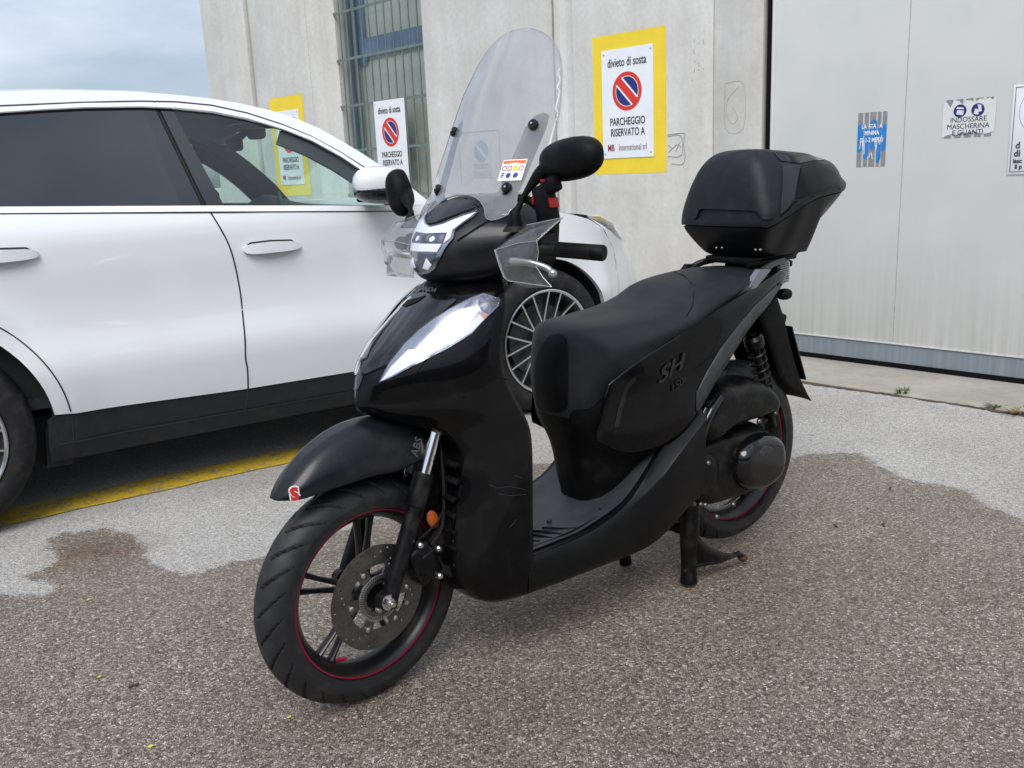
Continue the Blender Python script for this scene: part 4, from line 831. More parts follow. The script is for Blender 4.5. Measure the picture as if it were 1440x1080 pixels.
# ---- wheels
def tyre_mesh(c, Rr, w, rin, ax, groove, n=676, seed=0, xf=None):
    b = MB(xf); prof = []
    m = 46
    for i in range(m + 1):
        t = -1 + 2 * i / m; ang = t * R(98); o = math.sin(ang) * w / 2 if abs(ang) < math.pi / 2 else math.copysign(w / 2 * (1 - (abs(ang) - math.pi / 2) * .25), ang)
        h = (Rr - rin); prof.append((rin + h * (.30 + .70 * math.cos(ang)) if abs(t) < .97 else rin, o, t))
    prof = [(rin, -w * .33, -1)] + prof + [(rin, w * .33, 1)]
    ax = Vector(ax).normalized(); u = Vector((0, 0, 1)).cross(ax).normalized(); v = ax.cross(u); g = []
    for k in range(n + 1):
        a = 2 * math.pi * (k % n) / n; e = u * math.cos(a) + v * math.sin(a); row = []
        for r, o, t in prof:
            d = 0; at_ = abs(t)
            if .05 < at_ < .80:
                ph = (a * groove / (2 * math.pi) + (at_ - .05) * 1.5 + (.5 if t > 0 else 0)) % 1.0
                if ph < .13: d = .0045 * min(1, (.80 - at_) * 7)
            row.append(Vector(c) + e * (r - d) + ax * o)
        g.append(row)
    b.grid(g); n0 = len(prof)
    for i, f in enumerate(b.bm.faces):
        k, j = divmod(i, n0 - 1); a = 2 * math.pi * (k + .5) / n; t = (prof[j][2] + prof[j + 1][2]) / 2; at_ = abs(t)
        if .05 < at_ < .78 and (a * groove / (2 * math.pi) + (at_ - .05) * 1.5 + (.5 if t > 0 else 0)) % 1.0 < .115: f.material_index = 1  # groove faces get a darker rubber: recess shade put into the colour
    b.weld(1e-6); return b
def scooter_wheel(name, c, Rr, w, xf, spokes, left_disc):
    rr = Rr - .074; b = MB(xf); b.lathe([(rr + .012, -.039), (rr + .010, -.036), (rr + .004, -.034), (rr - .006, -.026), (rr - .012, -.010), (rr - .014, 0), (rr - .012, .010), (rr - .006, .026), (rr + .004, .034), (rr + .010, .036), (rr + .012, .040), (rr - .004, .041), (rr - .010, .036), (rr - .026, .012), (rr - .029, 0), (rr - .026, -.012), (rr - .010, -.028), (rr + .004, -.036)], c, (0, 1, 0), 96, closed_prof=True)
    b.lathe([(.0001, -.055), (.030, -.055), (.034, -.03), (.040, -.02), (.042, .02), (.034, .03), (.030, .05), (.0001, .05)], c, (0, 1, 0), 36)
    for k in range(spokes):
        a = 2 * math.pi * k / spokes + .42
        for da in (-.12, .12):
            g = []
            for r, d, hw, hy in ((.036, da * 1.6, .010, .020), (.08, da * .95, .0075, .014), (.14, da * .9, .0065, .011), (rr - .022, da * .95, .0085, .013)):
                ctr = Vector((c[0] + math.cos(a + d) * r, c[1], c[2] + math.sin(a + d) * r)); t = Vector((math.cos(a + d), 0, math.sin(a + d))); n = Vector((-t.z, 0, t.x))
                g.append([ctr + n * hw * math.cos(q) + Vector((0, 1, 0)) * hy * math.sin(q) for q in [2 * math.pi * i / 10 for i in range(10)]])
            b.grid(surf(g, 4, 1), close=True)
    wh = b.build(name, 'rim_black', sc)
    tyre_mesh(c, Rr, w, rr + .004, (0, 1, 0), 26, xf=xf).build('tyre', ['rubber', 'rubber_side'], wh, smooth=28)
    b = MB(xf)
    for s in (1, -1): b.lathe([(rr - .003, s * .0425), (rr + .0008, s * .0422), (rr + .0008, s * .0405), (rr - .003, s * .0405)], c, (0, 1, 0), 96, R(0) if s > 0 else 0, 2 * math.pi, closed_prof=True)
    b.build('red_rim_tape', 'red_tape', wh); return wh
fwc = (0, 0, .283)
fwh = scooter_wheel('front_wheel', fwc, .283, .100, FWM, 5, True)
# brake disc with drilled holes, carrier and speed ring
def ring_mesh(xf, c, r0, r1, y, th, holes, wave=0):
    b = MB(xf); outer_ = [(c[0] + (r1 + wave * math.sin(12 * a)) * math.cos(a), c[2] + (r1 + wave * math.sin(12 * a)) * math.sin(a)) for a in np.linspace(0, 2 * math.pi, 97)[:-1]]
    hs = [circle(c[0], c[2], r0, 48)] + [circle(c[0] + hr * math.cos(ha), c[2] + hr * math.sin(ha), hd, 8) for hr, ha, hd in holes]
    b.poly(outer_, lambda x, z: (x, y, z), 0, thick=th, dirv=(0, -1, 0), holes=hs); return b
dh = [(.121 - .0115 * ((k * 3) % 4) * .72, 2 * math.pi * k / 40, .0032) for k in range(40)]
dk = ring_mesh(FWM, fwc, .082, .130, .068, .004, dh).build('brake_disc', 'disc_steel', fwh, smooth=0)
b = MB(FWM)
for k in range(6):
    a0 = 2 * math.pi * k / 6; b.poly([(r * math.cos(a), .283 + r * math.sin(a)) for r, a in ((.050, a0 - .22), (.050, a0 + .22), (.086, a0 + .20), (.093, a0 + .10), (.093, a0 - .10), (.086, a0 - .20))], lambda x, z: (x, .070, z), 0, thick=.006, dirv=(0, -1, 0))
b.lathe([(.036, .071), (.054, .071), (.054, .064), (.036, .064)], fwc, (0, 1, 0), 60, closed_prof=True); b.build('disc_carrier', 'disc_steel', fwh, smooth=20)
b = MB(FWM)
for k in range(60):
    a = 2 * math.pi * k / 60; b.box((.053 * math.cos(a), .0735, .283 + .053 * math.sin(a)), (.006, .0016, .0022), Matrix.Rotation(-a, 3, 'Y'))
b.lathe([(.0565, .074), (.0585, .074), (.0585, .072), (.0565, .072)], fwc, (0, 1, 0), 60, closed_prof=True); b.lathe([(.0475, .074), (.049, .074), (.049, .072), (.0475, .072)], fwc, (0, 1, 0), 60, closed_prof=True); b.build('speed_ring', 'alu', fwh, smooth=0)
b = MB(FWM)
for k in range(6):
    a = 2 * math.pi * k / 6; b.lathe([(.0001, .076), (.0035, .076), (.0065, .074), (.0065, .069)], (.080 * math.cos(a), 0, .283 + .080 * math.sin(a)), (0, 1, 0), 10)
b.each('disc_bolt', 'alu', fwh)
b = MB(FWM); b.lathe([(.0001, .062), (.030, .062), (.036, .045), (.036, .02)], fwc, (0, 1, 0), 36); b.build('hub_cover', 'engine_black', fwh)
b = MB(FWM); b.tube([(.10, .0, .130), (.092, .022, .138), (.088, .040, .146)], [.004, .0045, .004], 10, 3); b.build('valve', 'red_tape', fwh)
# ---- fork
b = MB(FWM)
for s in (1, -1):
    b.tube([(-.010, s * .096, .262), (-.022, s * .094, .305), (-.075, s * .092, .41), (-.110, s * .092, .485), (-.112, s * .092, .49), (-.146, s * .092, .562)], [.019, .021, .0215, .0225, .0265, .0265], 20, 2)
    b.lathe([(.0001, s * .108), (.020, s * .108), (.022, s * .10), (.022, s * .082)], (.0, 0, .283), (0, 1, 0), 24)
b.tube([(-.23, -.11, .73), (-.232, .0, .735), (-.23, .11, .73)], .028, 14, 1); b.tube([(-.23, 0, .72), (-.40, 0, 1.06)], .03, 14, 1)
fork = b.build('fork', 'engine_black', sc)
for s in (1, -1):
    b = MB(FWM); b.tube([(-.146, s * .092, .562), (-.196, s * .092, .675), (-.235, s * .092, .76)], .0165, 20, 1); b.build('fork_tube', 'chrome', fork)
b = MB(FWM); b.lathe([(.0001, .131), (.006, .131), (.0075, .128), (.0078, .120)], (0, 0, .283), (0, 1, 0), 20); b.lathe([(.0001, .120), (.013, .120), (.0135, .118), (.0135, .112)], (0, 0, .283), (0, 1, 0), 6)
b.lathe([(.012, .1115), (.019, .1115), (.019, .108), (.012, .108)], (0, 0, .283), (0, 1, 0), 24, closed_prof=True); b.build('axle_nut', 'chrome', fork, smooth=30)
b = MB(FWM); b.lathe([(.0001, .108), (.006, .108), (.007, .104), (.007, .098)], (-.052, 0, .262), (0, 1, 0), 6); b.lathe([(.0001, .112), (.005, .112), (.006, .108), (.006, .1)], (.028, 0, .272), (0, 1, 0), 12); b.each('bolt', 'alu', fork)
b = MB(FWM); b.box((-.120, .086, .340), (.070, .050, .105), Matrix.Rotation(R(22), 3, 'Y'), bev=.014, seg=3); b.box((-.135, .100, .335), (.045, .03, .075), Matrix.Rotation(R(22), 3, 'Y'), bev=.01, seg=3); b.box((-.085, .088, .375), (.05, .02, .04), Matrix.Rotation(R(-25), 3, 'Y'), bev=.006)
cal = b.build('brake_caliper', 'engine_black', sc)
b = MB(FWM)
for x, z in ((-.098, .398), (-.152, .372), (-.150, .300)): b.lathe([(.0001, .124), (.005, .124), (.008, .120), (.008, .108)], (x, 0, z), (0, 1, 0), 10)
b.each('bolt', 'alu', cal)
b = MB(FWM); b.tube([(-.135, .112, .385), (-.165, .118, .42), (-.185, .11, .50), (-.20, .09, .60), (-.22, .06, .70)], .0045, 8, 5); b.tube([(-.10, .10, .40), (-.175, .10, .44), (-.20, .10, .52), (-.21, .07, .66)], .003, 8, 5); b.build('brake_hose', 'rubber_side', cal)
b = MB(FWM); b.ball((-.158, .094, .440), (.016, .007, .026), Matrix.Rotation(R(24), 3, 'Y'), 20, .9); rf = b.build('orange_reflector', 'amber', fork)
# ---- front fender
rows = []
for x, c, ys1, zs1, yb, zb in ((.212, .579, .008, .577, .014, .572), (.195, .600, .022, .592, .034, .573), (.17, .623, .035, .612, .052, .575), (.12, .661, .042, .646, .066, .582), (.06, .690, .045, .674, .075, .586), (0, .704, .046, .690, .079, .588), (-.06, .706, .046, .692, .081, .582), (-.12, .698, .046, .684, .083, .592), (-.17, .682, .046, .668, .085, .590), (-.22, .655, .046, .642, .087, .56)):
    rows.append([(x, 0, c), (x, ys1 * .5, c - .002), (x, ys1, zs1), (x - .004, (ys1 + yb) / 2 + .006, (zs1 * .62 + zb * .38)), (x - .010, yb, (zs1 * .2 + zb * .8)), (x - .012, yb, zb)])
b = MB(FWM); b.grid(surf(rows, 5, 4), mirror=True); b.weld(); fend = b.build('front_fender', 'paint_satin', sc, solid=.0035, smooth=50)
b = MB(FWM)
for s in (1, -1):
    b.poly([(-.16, .60), (-.135, .60), (-.130, .54), (-.115, .50), (-.115, .46), (-.15, .45), (-.19, .47), (-.22, .56)], lambda x, z: (x, s * .080, z), .02, thick=.004, dirv=(0, -s, 0))
b.each('fender_bracket', 'plastic_black', fend)
text('sticker', 'S', 'red_print', fend, (.180, .046, .589), (-1, .62, .05), (.12, .1, 1), .042, .9, .0008, bold=.0022, xf=FWM)
text('sticker_rim', 'S', 'white_print', fend, (.1795, .0452, .5888), (-1, .62, .05), (.12, .1, 1), .046, .95, .0004, bold=.0042, xf=FWM)
text('lettering', 'ABS', 'grey_letter', fend, (-.128, .0895, .630), (-.42, 0, .9), (.9, 0, .42), .032, .85, .0008, shear=.2, xf=FWM)
# ---- front body (leg shield): horizontal sections, centre line to rear edge
SEC = [(.205, [(1.09, 0), (1.09, .08), (1.075, .135), (1.05, .155), (1.01, .165), (.972, .170)]), (.225, [(1.12, 0), (1.115, .09), (1.10, .140), (1.06, .168), (1.01, .182), (.970, .189)]),
       (.30, [(1.165, 0), (1.16, .09), (1.145, .135), (1.10, .168), (1.03, .188), (.970, .196)]), (.45, [(1.15, 0), (1.15, .09), (1.145, .135), (1.09, .172), (1.03, .192), (.968, .200)]),
       (.57, [(1.12, 0), (1.12, .09), (1.12, .13), (1.08, .17), (1.02, .195), (.966, .204)]), (.64, [(1.14, 0), (1.14, .09), (1.135, .13), (1.09, .170), (1.03, .194), (.968, .204)]),
       (.685, [(1.235, 0), (1.215, .07), (1.17, .12), (1.105, .168), (1.045, .192), (.980, .200)]), (.728, [(1.320, 0), (1.292, .055), (1.235, .11), (1.150, .162), (1.07, .190), (1.000, .196)]),
       (.77, [(1.322, 0), (1.296, .055), (1.242, .112), (1.155, .166), (1.085, .190), (1.018, .193)]), (.82, [(1.302, 0), (1.282, .055), (1.235, .112), (1.152, .164), (1.090, .187), (1.030, .190)]),
       (.87, [(1.255, 0), (1.242, .055), (1.205, .110), (1.135, .158), (1.080, .182), (1.026, .186)]), (.92, [(1.200, 0), (1.190, .05), (1.160, .105), (1.105, .150), (1.055, .174), (1.012, .180)]),
       (.965, [(1.148, 0), (1.140, .045), (1.115, .095), (1.070, .138), (1.030, .162), (1.000, .170)]), (1.0, [(1.098, 0), (1.090, .04), (1.070, .075), (1.040, .108), (1.010, .132), (.988, .145)]),
       (1.018, [(1.04, 0), (1.035, .03), (1.02, .055), (1.00, .075), (.98, .09), (.96, .10)])]
rows = [[(x, y, z) for x, y in r] for z, r in SEC]; G = surf(rows, 5, 5)
b = MB(); b.grid(G, mirror=True); b.weld(); bv = BVHTree.FromBMesh(nup(b.bm)); front = b.build('front_body', 'paint_black', sc, solid=.004, smooth=50)
b = MB(); b.grid(surf([[(x, s * y, z) for s, y in ((-1, w), (-1, .08), (0, 0), (1, .08), (1, w))] for z, x, w in ((.24, .975, .175), (.45, .972, .185), (.62, .975, .185), (.75, 1.0, .165), (.9, 1.01, .15), (.99, .99, .13))], 3, 3)); b.grid([[(1.0, -.1, 1.02), (1.0, .1, 1.02)], [(.97, -.14, 1.0), (.97, .14, 1.0)]]); b.build('inner_shield', 'plastic_black', sc)
fr_r = [(x + .006, y) for x, y in []]
# front panel between the lamps, lamps, chevron, seams: dropped on the body surface
def P_(*a): return [tuple(q) for q in a]
px_patch(bv, SC, densify(P_((507, 522), (512, 490), (527, 455), (552, 420), (575, 404), (620, 408), (645, 417), (640, 425), (610, 450), (575, 486), (556, 509), (535, 517), (515, 526)), 4, smooth=False), .0030, 'centre_panel', 'plastic_gloss', front)
lamp_out = densify(P_((534, 538), (549, 511), (570, 485), (591, 465), (612, 449), (634, 435), (663, 420), (680, 414), (702, 421), (700, 431), (680, 451), (663, 470), (634, 488), (605, 503), (577, 517), (550, 532)), 3, smooth=False)
for o in px_patch(bv, SC, lamp_out, .0045, 'front_lamp', 'reflector_silver', front, mirror=True): lampo = o
def lamp_bits(poly, off, name, m, step=6): return px_patch(bv, SC, poly, off, name, m, front, mirror=True, step=step, skirt=.001)
lamp_bits(densify(P_((537, 536), (552, 516), (575, 493), (603, 491), (640, 473), (665, 453), (674, 443), (681, 449), (663, 468), (634, 486), (577, 515), (552, 529)), 3, smooth=False), .0062, 'light_guide', 'drl_white')
lamp_bits(densify(P_((602, 489), (610, 470), (630, 449), (652, 434), (664, 424), (675, 440), (664, 451), (640, 470)), 3, smooth=False), .0066, 'indicator_reflector', 'lens_grey', 4)
lamp_bits(densify(P_((668, 424), (680, 416), (700, 422), (697, 432), (686, 442), (677, 438)), 2, smooth=False), .0068, 'reflector_cup', 'lens_grey', 4)
lamp_bits(P_((675, 444), (680, 440), (686, 443), (680, 450)), .0072, 'indicator_bulb', 'amber_pale', 3)
far_ = densify(P_((494, 527), (497, 500), (507, 473), (518, 451), (530, 433), (549, 411), (562, 405), (568, 406), (549, 428), (532, 446), (521, 462), (512, 485), (506, 505), (500, 529)), 3, smooth=False)
px_patch(bv, SC, far_, .0065, 'light_guide', 'drl_white', front, step=4, skirt=.001)
lamp_bits(lamp_out, .0088, 'lamp_glass', 'lamp_glass')
px_patch(bv, SC, densify(P_((567, 431), (572, 418), (577, 424), (600, 417), (588, 426), (572, 433)), 3, smooth=False), .005, 'chevron', 'plastic_black', front, step=4)
def seam(px, w=.9, off=.002, m='seal_black'):
    L_, R_ = [], []
    for i, p in enumerate(px):
        a = np.array(px[max(i - 1, 0)], float); c = np.array(px[min(i + 1, len(px) - 1)], float); t = (c - a) / np.linalg.norm(c - a); n = np.array([-t[1], t[0]]) * w; L_.append(tuple(np.array(p) + n)); R_.append(tuple(np.array(p) - n))
    return px_patch(bv, SC, L_ + R_[::-1], off, 'panel_seam', m, front, step=0, skirt=.001)
seam([(512, 527), (524, 522), (540, 516), (555, 511)], 1.6); seam([(602, 504), (592, 516), (580, 532)], .6); seam([(650, 560), (690, 530), (712, 523)], .8)
for q_ in ([(688, 682), (700, 686), (716, 684), (738, 688)], [(700, 694), (718, 697), (740, 695)], [(722, 668), (734, 672)], [(716, 742), (722, 736), (726, 730)]): seam(q_, .28, .0012, 'plastic_grey'); seam([(505, 526), (502, 550), (498, 548)], 1.0) if False else None
px_patch(bv, SC, densify(P_((500, 527), (507, 524), (511, 530), (505, 547), (500, 550), (497, 540)), 3, smooth=False), .003, 'nose_badge', 'plastic_grey', front, step=4)
h0, hn, _a, _b = bv.ray_cast(*[Vector(v) for v in SC.ray(600, 409)]); hn = hn if hn.z > 0 else -hn; text('lettering', 'HONDA', 'grey_letter', front, h0 + hn * .006, (0, 1, 0), Vector((0, 1, 0)).cross(hn) * -1 if Vector((0, 1, 0)).cross(hn).x > 0 else Vector((0, 1, 0)).cross(hn), .021, 1.25, .0008)
# lower apron louvres behind the front wheel
b = MB()
for k in range(6):
    z = .37 + k * .042
    for y0 in (.035, .108):
        for s in (1, -1): b.box((1.140 if z > .5 else 1.152, s * y0, z), (.016, .050, .012), Matrix.Rotation(R(28), 3, 'Y'), bev=.004)
b.each('radiator_louvre', 'plastic_black', front)
# ---- neck between body and handlebar
b = MB(); b.grid(surf([[(x + r * math.cos(a) * 1.3, r * math.sin(a), z) for a in np.linspace(0, 2 * math.pi, 17)[:-1]] for x, r, z in ((1.0, .09, .98), (.99, .078, 1.02), (.97, .07, 1.06))], 3, 1), close=True); b.build('steering_neck', 'plastic_black', sc)
# ---- footboard and lower body
def top_edge(x): return float(np.interp(x, [.33, .45, .54, .60, .68, .80, .97, 1.0], [.60, .52, .44, .38, .342, .318, .312, .312]))
def bot_edge(x): return float(np.interp(x, [.33, .40, .48, .56, .64, .84, 1.09], [.30, .275, .225, .205, .200, .200, .203]))
rows = []
for x in (.335, .39, .45, .54, .62, .70, .78, .86, .93, .985):
    zt, zb = top_edge(x), bot_edge(x); fl = float(np.interp(x, [.5, .62], [.022, .002])); w = .168 + .012 * math.sin((x - .33) * 3)
    rows.append([(x, .0, zt - .01), (x, .10, zt - .008), (x, w - .004, zt), (x, w + .003, zt - .003), (x, w + .008 + fl, zt - .010 - fl * 1.6), (x, w + .012 + fl, zt - .030 - fl * 1.8), (x, w + .012 + fl * .4, zb + .03), (x, w - .012, zb + .002), (x, .09, zb), (x, 0, zb - .002)])
b = MB(); b.grid(surf(rows, 3, 2), mirror=True); b.weld(); lo = b.build('lower_body', 'skirt_satin', sc, smooth=40)
rows = []
for x in (.46, .52, .57, .62, .66, .72, .80, .88, .97):
    zt = top_edge(x) + .001; rows.append([(x, y, zt - .001 + (.004 if abs(y) > .12 else 0)) for y in (0, .05, .10, .135, .164)])
b = MB(); b.grid(surf(rows, 3, 3), mirror=True); b.weld(); fb = b.build('footboard', 'plastic_grey', sc)
b = MB()
for s in (1, -1):
    for q in ([(.955, .05), (.93, .09), (.90, .135)], [(.93, .03), (.89, .08), (.865, .14)], [(.88, .05), (.85, .10), (.83, .145)], [(.84, .07), (.80, .12), (.78, .15)], [(.96, .145), (.86, .150), (.76, .150), (.68, .150)]):
        b.tube([(x, s * y, top_edge(x) + .0025) for x, y in q], .003, 6, 4)
b.each('foot_rib', 'seal_black', fb)
b = MB()
for x, y in ((.955, .06), (.80, .05), (.68, .13), (.955, .13)): b.lathe([(.0001, .004), (.006, .004), (.008, 0)], (x, y, top_edge(x) + .002), (0, 0, 1), 10)
b.each('foot_screw', 'engine_black', fb)
# under-seat body
rows = [[(x - (.024 * min(1, max(0, x - .5) / .2) if z > .45 else 0), y, z) for x, y in r] for z, r in ((.305, [(.70, 0), (.695, .045), (.665, .085), (.60, .110), (.53, .120), (.45, .13), (.36, .14)]), (.345, [(.68, 0), (.675, .045), (.645, .080), (.59, .102), (.52, .110), (.45, .125), (.36, .14)]), (.40, [(.69, 0), (.685, .045), (.655, .085), (.60, .11), (.53, .12), (.45, .135), (.36, .15)]),
     (.50, [(.730, 0), (.725, .05), (.692, .097), (.635, .130), (.56, .148), (.46, .160), (.34, .165)]), (.60, [(.768, 0), (.763, .06), (.732, .108), (.665, .140), (.57, .155), (.45, .165), (.32, .165)]), (.70, [(.77, 0), (.76, .06), (.72, .105), (.64, .138), (.54, .152), (.42, .165), (.28, .165)]), (.80, [(.72, 0), (.71, .06), (.67, .10), (.6, .13), (.5, .15), (.38, .155), (.2, .15)]), (.85, [(.6, 0), (.6, .05), (.58, .08), (.52, .1), (.42, .12), (.3, .12), (.1, .1)]))]
b = MB(); b.grid(surf(rows, 4, 4), mirror=True); b.weld(); ub = b.build('underseat_body', 'plastic_black', sc, smooth=50)
# side covers
cols = [[(.665, .152, .70), (.68, .150, .66), (.69, .146, .62), (.70, .141, .58), (.70, .137, .545)], [(.57, .168, .752), (.575, .174, .70), (.58, .177, .63), (.59, .173, .56), (.60, .165, .495)],
        [(.45, .175, .792), (.45, .188, .735), (.455, .194, .65), (.46, .192, .57), (.475, .184, .50)], [(.33, .172, .828), (.33, .187, .78), (.34, .195, .71), (.35, .195, .63), (.372, .190, .555)],
        [(.22, .165, .858), (.22, .182, .82), (.22, .190, .78), (.225, .190, .73), (.235, .184, .690)], [(.10, .15, .886), (.10, .165, .865), (.10, .171, .84), (.095, .168, .81), (.09, .158, .785)],
        [(-.02, .130, .908), (-.02, .141, .89), (-.02, .143, .87), (-.03, .138, .85), (-.03, .128, .830)], [(-.13, .095, .925), (-.14, .10, .91), (-.145, .10, .90), (-.15, .095, .885), (-.15, .085, .870)], [(-.19, .055, .93), (-.20, .06, .915), (-.205, .06, .905), (-.21, .055, .89), (-.21, .045, .880)]]
sides = {}
for s in (1, -1):
    b = MB(); b.grid(surf([[(x, s * y, z) for x, y, z in c] for c in cols], 5, 5)); 
    if s == 1: bvs = BVHTree.FromBMesh(nup(b.bm))
    sides[s] = b.build('side_cover', 'paint_black', sc, solid=.004, smooth=50, off=0)
sd_ = sides[1]
# tail: body bridge behind the seat, flare band greyed for its sheen, grab rail, tail lamp
b = MB(); b.grid(surf([[(x, 0, z + .004), (x, w * .6, z + .002), (x, w, z - .012), (x, w * .97, zb + .01), (x, w * .7, zb), (x, 0, zb)] for x, w, z, zb in ((.30, .15, .84, .72), (.15, .14, .88, .76), (0, .122, .90, .80), (-.12, .09, .915, .85), (-.20, .055, .92, .875))], 4, 3), mirror=True); b.weld(); tail = b.build('tail_body', 'plastic_black', sc)
def tailband(off):
    o_ = densify(P_((977, 588), (985, 568), (1000, 542), (1018, 518), (1040, 486), (1063, 449), (1088, 428), (1108, 408), (1112, 396), (1090, 402), (1060, 430), (1035, 460), (1012, 490), (993, 522), (978, 552)), 3, smooth=False)
    for s in (1, -1):
        b = MB()
        def hit(px, py):
            o, d = SC.ray(px, py); l, n, i, ds = bvs.ray_cast(Vector(o), Vector(d).normalized())
            if l is None: l, n, i, ds = bvs.find_nearest(Vector(SC.on_y(px, py, .15)))
            if n.y < 0: n = -n
            return l + n * off
        b.poly(o_, hit, 9)
        if s < 0:
            for v in b.bm.verts: v.co.y *= -1
        b.build('tail_sheen', 'plastic_grey', sides[s], solid=.003)  # sheen of the upward-facing flare put into the grey colour
tailband(.005)
b = MB()
for s in (1, -1):
    b.grid(surf([[(x, s * (y - .016), z), (x, s * y, z + .004), (x, s * (y + .004), z - .012), (x, s * (y - .010), z - .016)] for x, y, z in ((.16, .150, .862), (.10, .150, .895), (.02, .142, .935), (-.04, .130, .950), (-.14, .105, .955), (-.22, .06, .957))], 4, 1), close=True, capends=True)
b.build('grab_rail', 'plastic_grey', sc, smooth=40)
b = MB(); b.grid(surf([[(-.10, .105, .935), (-.17, .085, .94), (-.235, .04, .94), (-.245, 0, .94)], [(-.10, .105, .905), (-.18, .085, .905), (-.245, .04, .905), (-.255, 0, .905)], [(-.12, .095, .875), (-.185, .075, .872), (-.235, .04, .872), (-.245, 0, .872)]], 4, 4), mirror=True); b.weld(); tl = b.build('tail_light', 'smoke_lens', sc)
for s in (1, -1):
    for k in range(9):
        b = MB(); z = .878 + k * .0068; b.tube([(-.098 - .001 * k, s * .1075, z), (-.175, s * .0885, z), (-.225, s * .052, z)], .0022, 6, 3); b.build('lamp_rib', 'reflector_silver', tl)
b = MB()
for s in (1, -1): b.tube([(-.14, s * .04, .84), (-.165, s * .055, .835), (-.175, s * .06, .833)], [.012, .012, .014], 12, 2); b.ball((-.185, s * .068, .833), (.026, .022, .018), None, 16, .8)
b.each('rear_indicator', 'plastic_black', sc)
# emblem on the side cover
def onside(px, py): 
    o, d = SC.ray(px, py); l, n, i, ds = bvs.ray_cast(Vector(o), Vector(d).normalized()); return l, (n if n.y > 0 else -n)
l1, n1_ = onside(938, 522); uu = Vector(onside(965, 506)[0]) - Vector(onside(905, 546)[0]); vv = n1_.cross(uu)
text('lettering', 'SH', 'emboss', sd_, l1 + n1_ * .007, uu, vv, .052, 1.55, .0010, shear=.6, bold=.001)
text('lettering', '150i', 'emboss', sd_, onside(950, 541)[0] + n1_ * .006, uu, vv, .028, 1.2, .0025, shear=.35)
def side_seam(px, w=.8, m='seal_black', nm='panel_seam', off=.0025):
    L_, R_ = [], []
    for i, p in enumerate(px):
        a = np.array(px[max(i - 1, 0)], float); c = np.array(px[min(i + 1, len(px) - 1)], float); t = (c - a) / np.linalg.norm(c - a); n = np.array([-t[1], t[0]]) * w; L_.append(tuple(np.array(p) + n)); R_.append(tuple(np.array(p) - n))
    return px_patch(bvs, SC, L_ + R_[::-1], off, nm, m, sd_, step=0, skirt=.001)
side_seam([(866, 600), (871, 575), (880, 545), (892, 532)], 3.0, 'plastic_gloss', 'side_trim', .004)
# ---- seat
K = [[(.800, 0, .610), (.797, .04, .608), (.787, .07, .606), (.772, .095, .604), (.758, .108, .604)], [(.822, 0, .68), (.817, .05, .68), (.800, .09, .676), (.770, .125, .655), (.745, .137, .625)], [(.815, 0, .77), (.810, .05, .768), (.788, .10, .756), (.742, .145, .712), (.705, .152, .665)],
     [(.775, 0, .825), (.770, .06, .823), (.748, .11, .806), (.70, .155, .756), (.655, .163, .705)], [(.70, 0, .850), (.70, .07, .848), (.685, .125, .833), (.645, .166, .785), (.605, .168, .740)], [(.57, 0, .852), (.57, .08, .852), (.563, .14, .842), (.535, .176, .805), (.505, .173, .775)],
     [(.45, 0, .860), (.45, .08, .860), (.447, .145, .852), (.425, .181, .825), (.405, .174, .797)], [(.36, 0, .880), (.36, .08, .880), (.358, .145, .872), (.34, .178, .845), (.325, .172, .820)], [(.28, 0, .915), (.28, .08, .915), (.277, .14, .905), (.262, .168, .872), (.25, .164, .845)],
     [(.16, 0, .932), (.16, .08, .932), (.158, .13, .922), (.155, .155, .893), (.155, .151, .868)], [(.03, 0, .936), (.03, .07, .936), (.03, .115, .927), (.03, .138, .905), (.035, .134, .884)], [(-.06, 0, .93), (-.06, .05, .929), (-.055, .085, .92), (-.045, .112, .905), (-.04, .113, .893)], [(-.10, 0, .915), (-.10, .04, .914), (-.095, .07, .91), (-.08, .095, .90), (-.075, .097, .892)]]
K = [[(x - dx_, y * ky, z) for x, y, z in r] for r, dx_, ky in zip(K, (.045, .055, .055, .036, .012) + (0,) * 8, (.86, .86, .88, .93, .98) + (1,) * 8)]
b = MB(); b.grid(surf(K, 6, 6), mirror=True); b.weld(); bseat = BVHTree.FromBMesh(nup(b.bm)); seat = b.build('seat', 'seat_vinyl', sc, smooth=60)
px_patch(bseat, SC, densify(P_((757, 574), (753, 540), (755, 505), (768, 478), (783, 470), (795, 474), (799, 492), (799, 550), (797, 574), (778, 580)), 4), .002, 'seat_front_panel', 'seat_side', seat, skirt=.002)
def sseam(px, w=.7):
    L_, R_ = [], []
    for i, p in enumerate(px):
        a = np.array(px[max(i - 1, 0)], float); c = np.array(px[min(i + 1, len(px) - 1)], float); t = (c - a) / np.linalg.norm(c - a); n = np.array([-t[1], t[0]]) * w; L_.append(tuple(np.array(p) + n)); R_.append(tuple(np.array(p) - n))
    px_patch(bseat, SC, L_ + R_[::-1], .0012, 'seat_seam', 'seal_black', seat, step=0, skirt=.001)
sseam([(948, 382), (962, 388), (972, 398), (976, 412), (974, 430), (965, 446)])
b = MB(); b.grid(surf([[(x * .985 + .004, s * (abs(y) - .004) if y else 0, z - .012) for x, y, z in (k[-1] for k in K[3:])] for s in (1,)] + [[(x * .985 + .004, (abs(y) - .014), z - .022) for x, y, z in (k[-1] for k in K[3:])]], 1, 4), mirror=True); b.build('seat_base', 'plastic_gloss', seat)
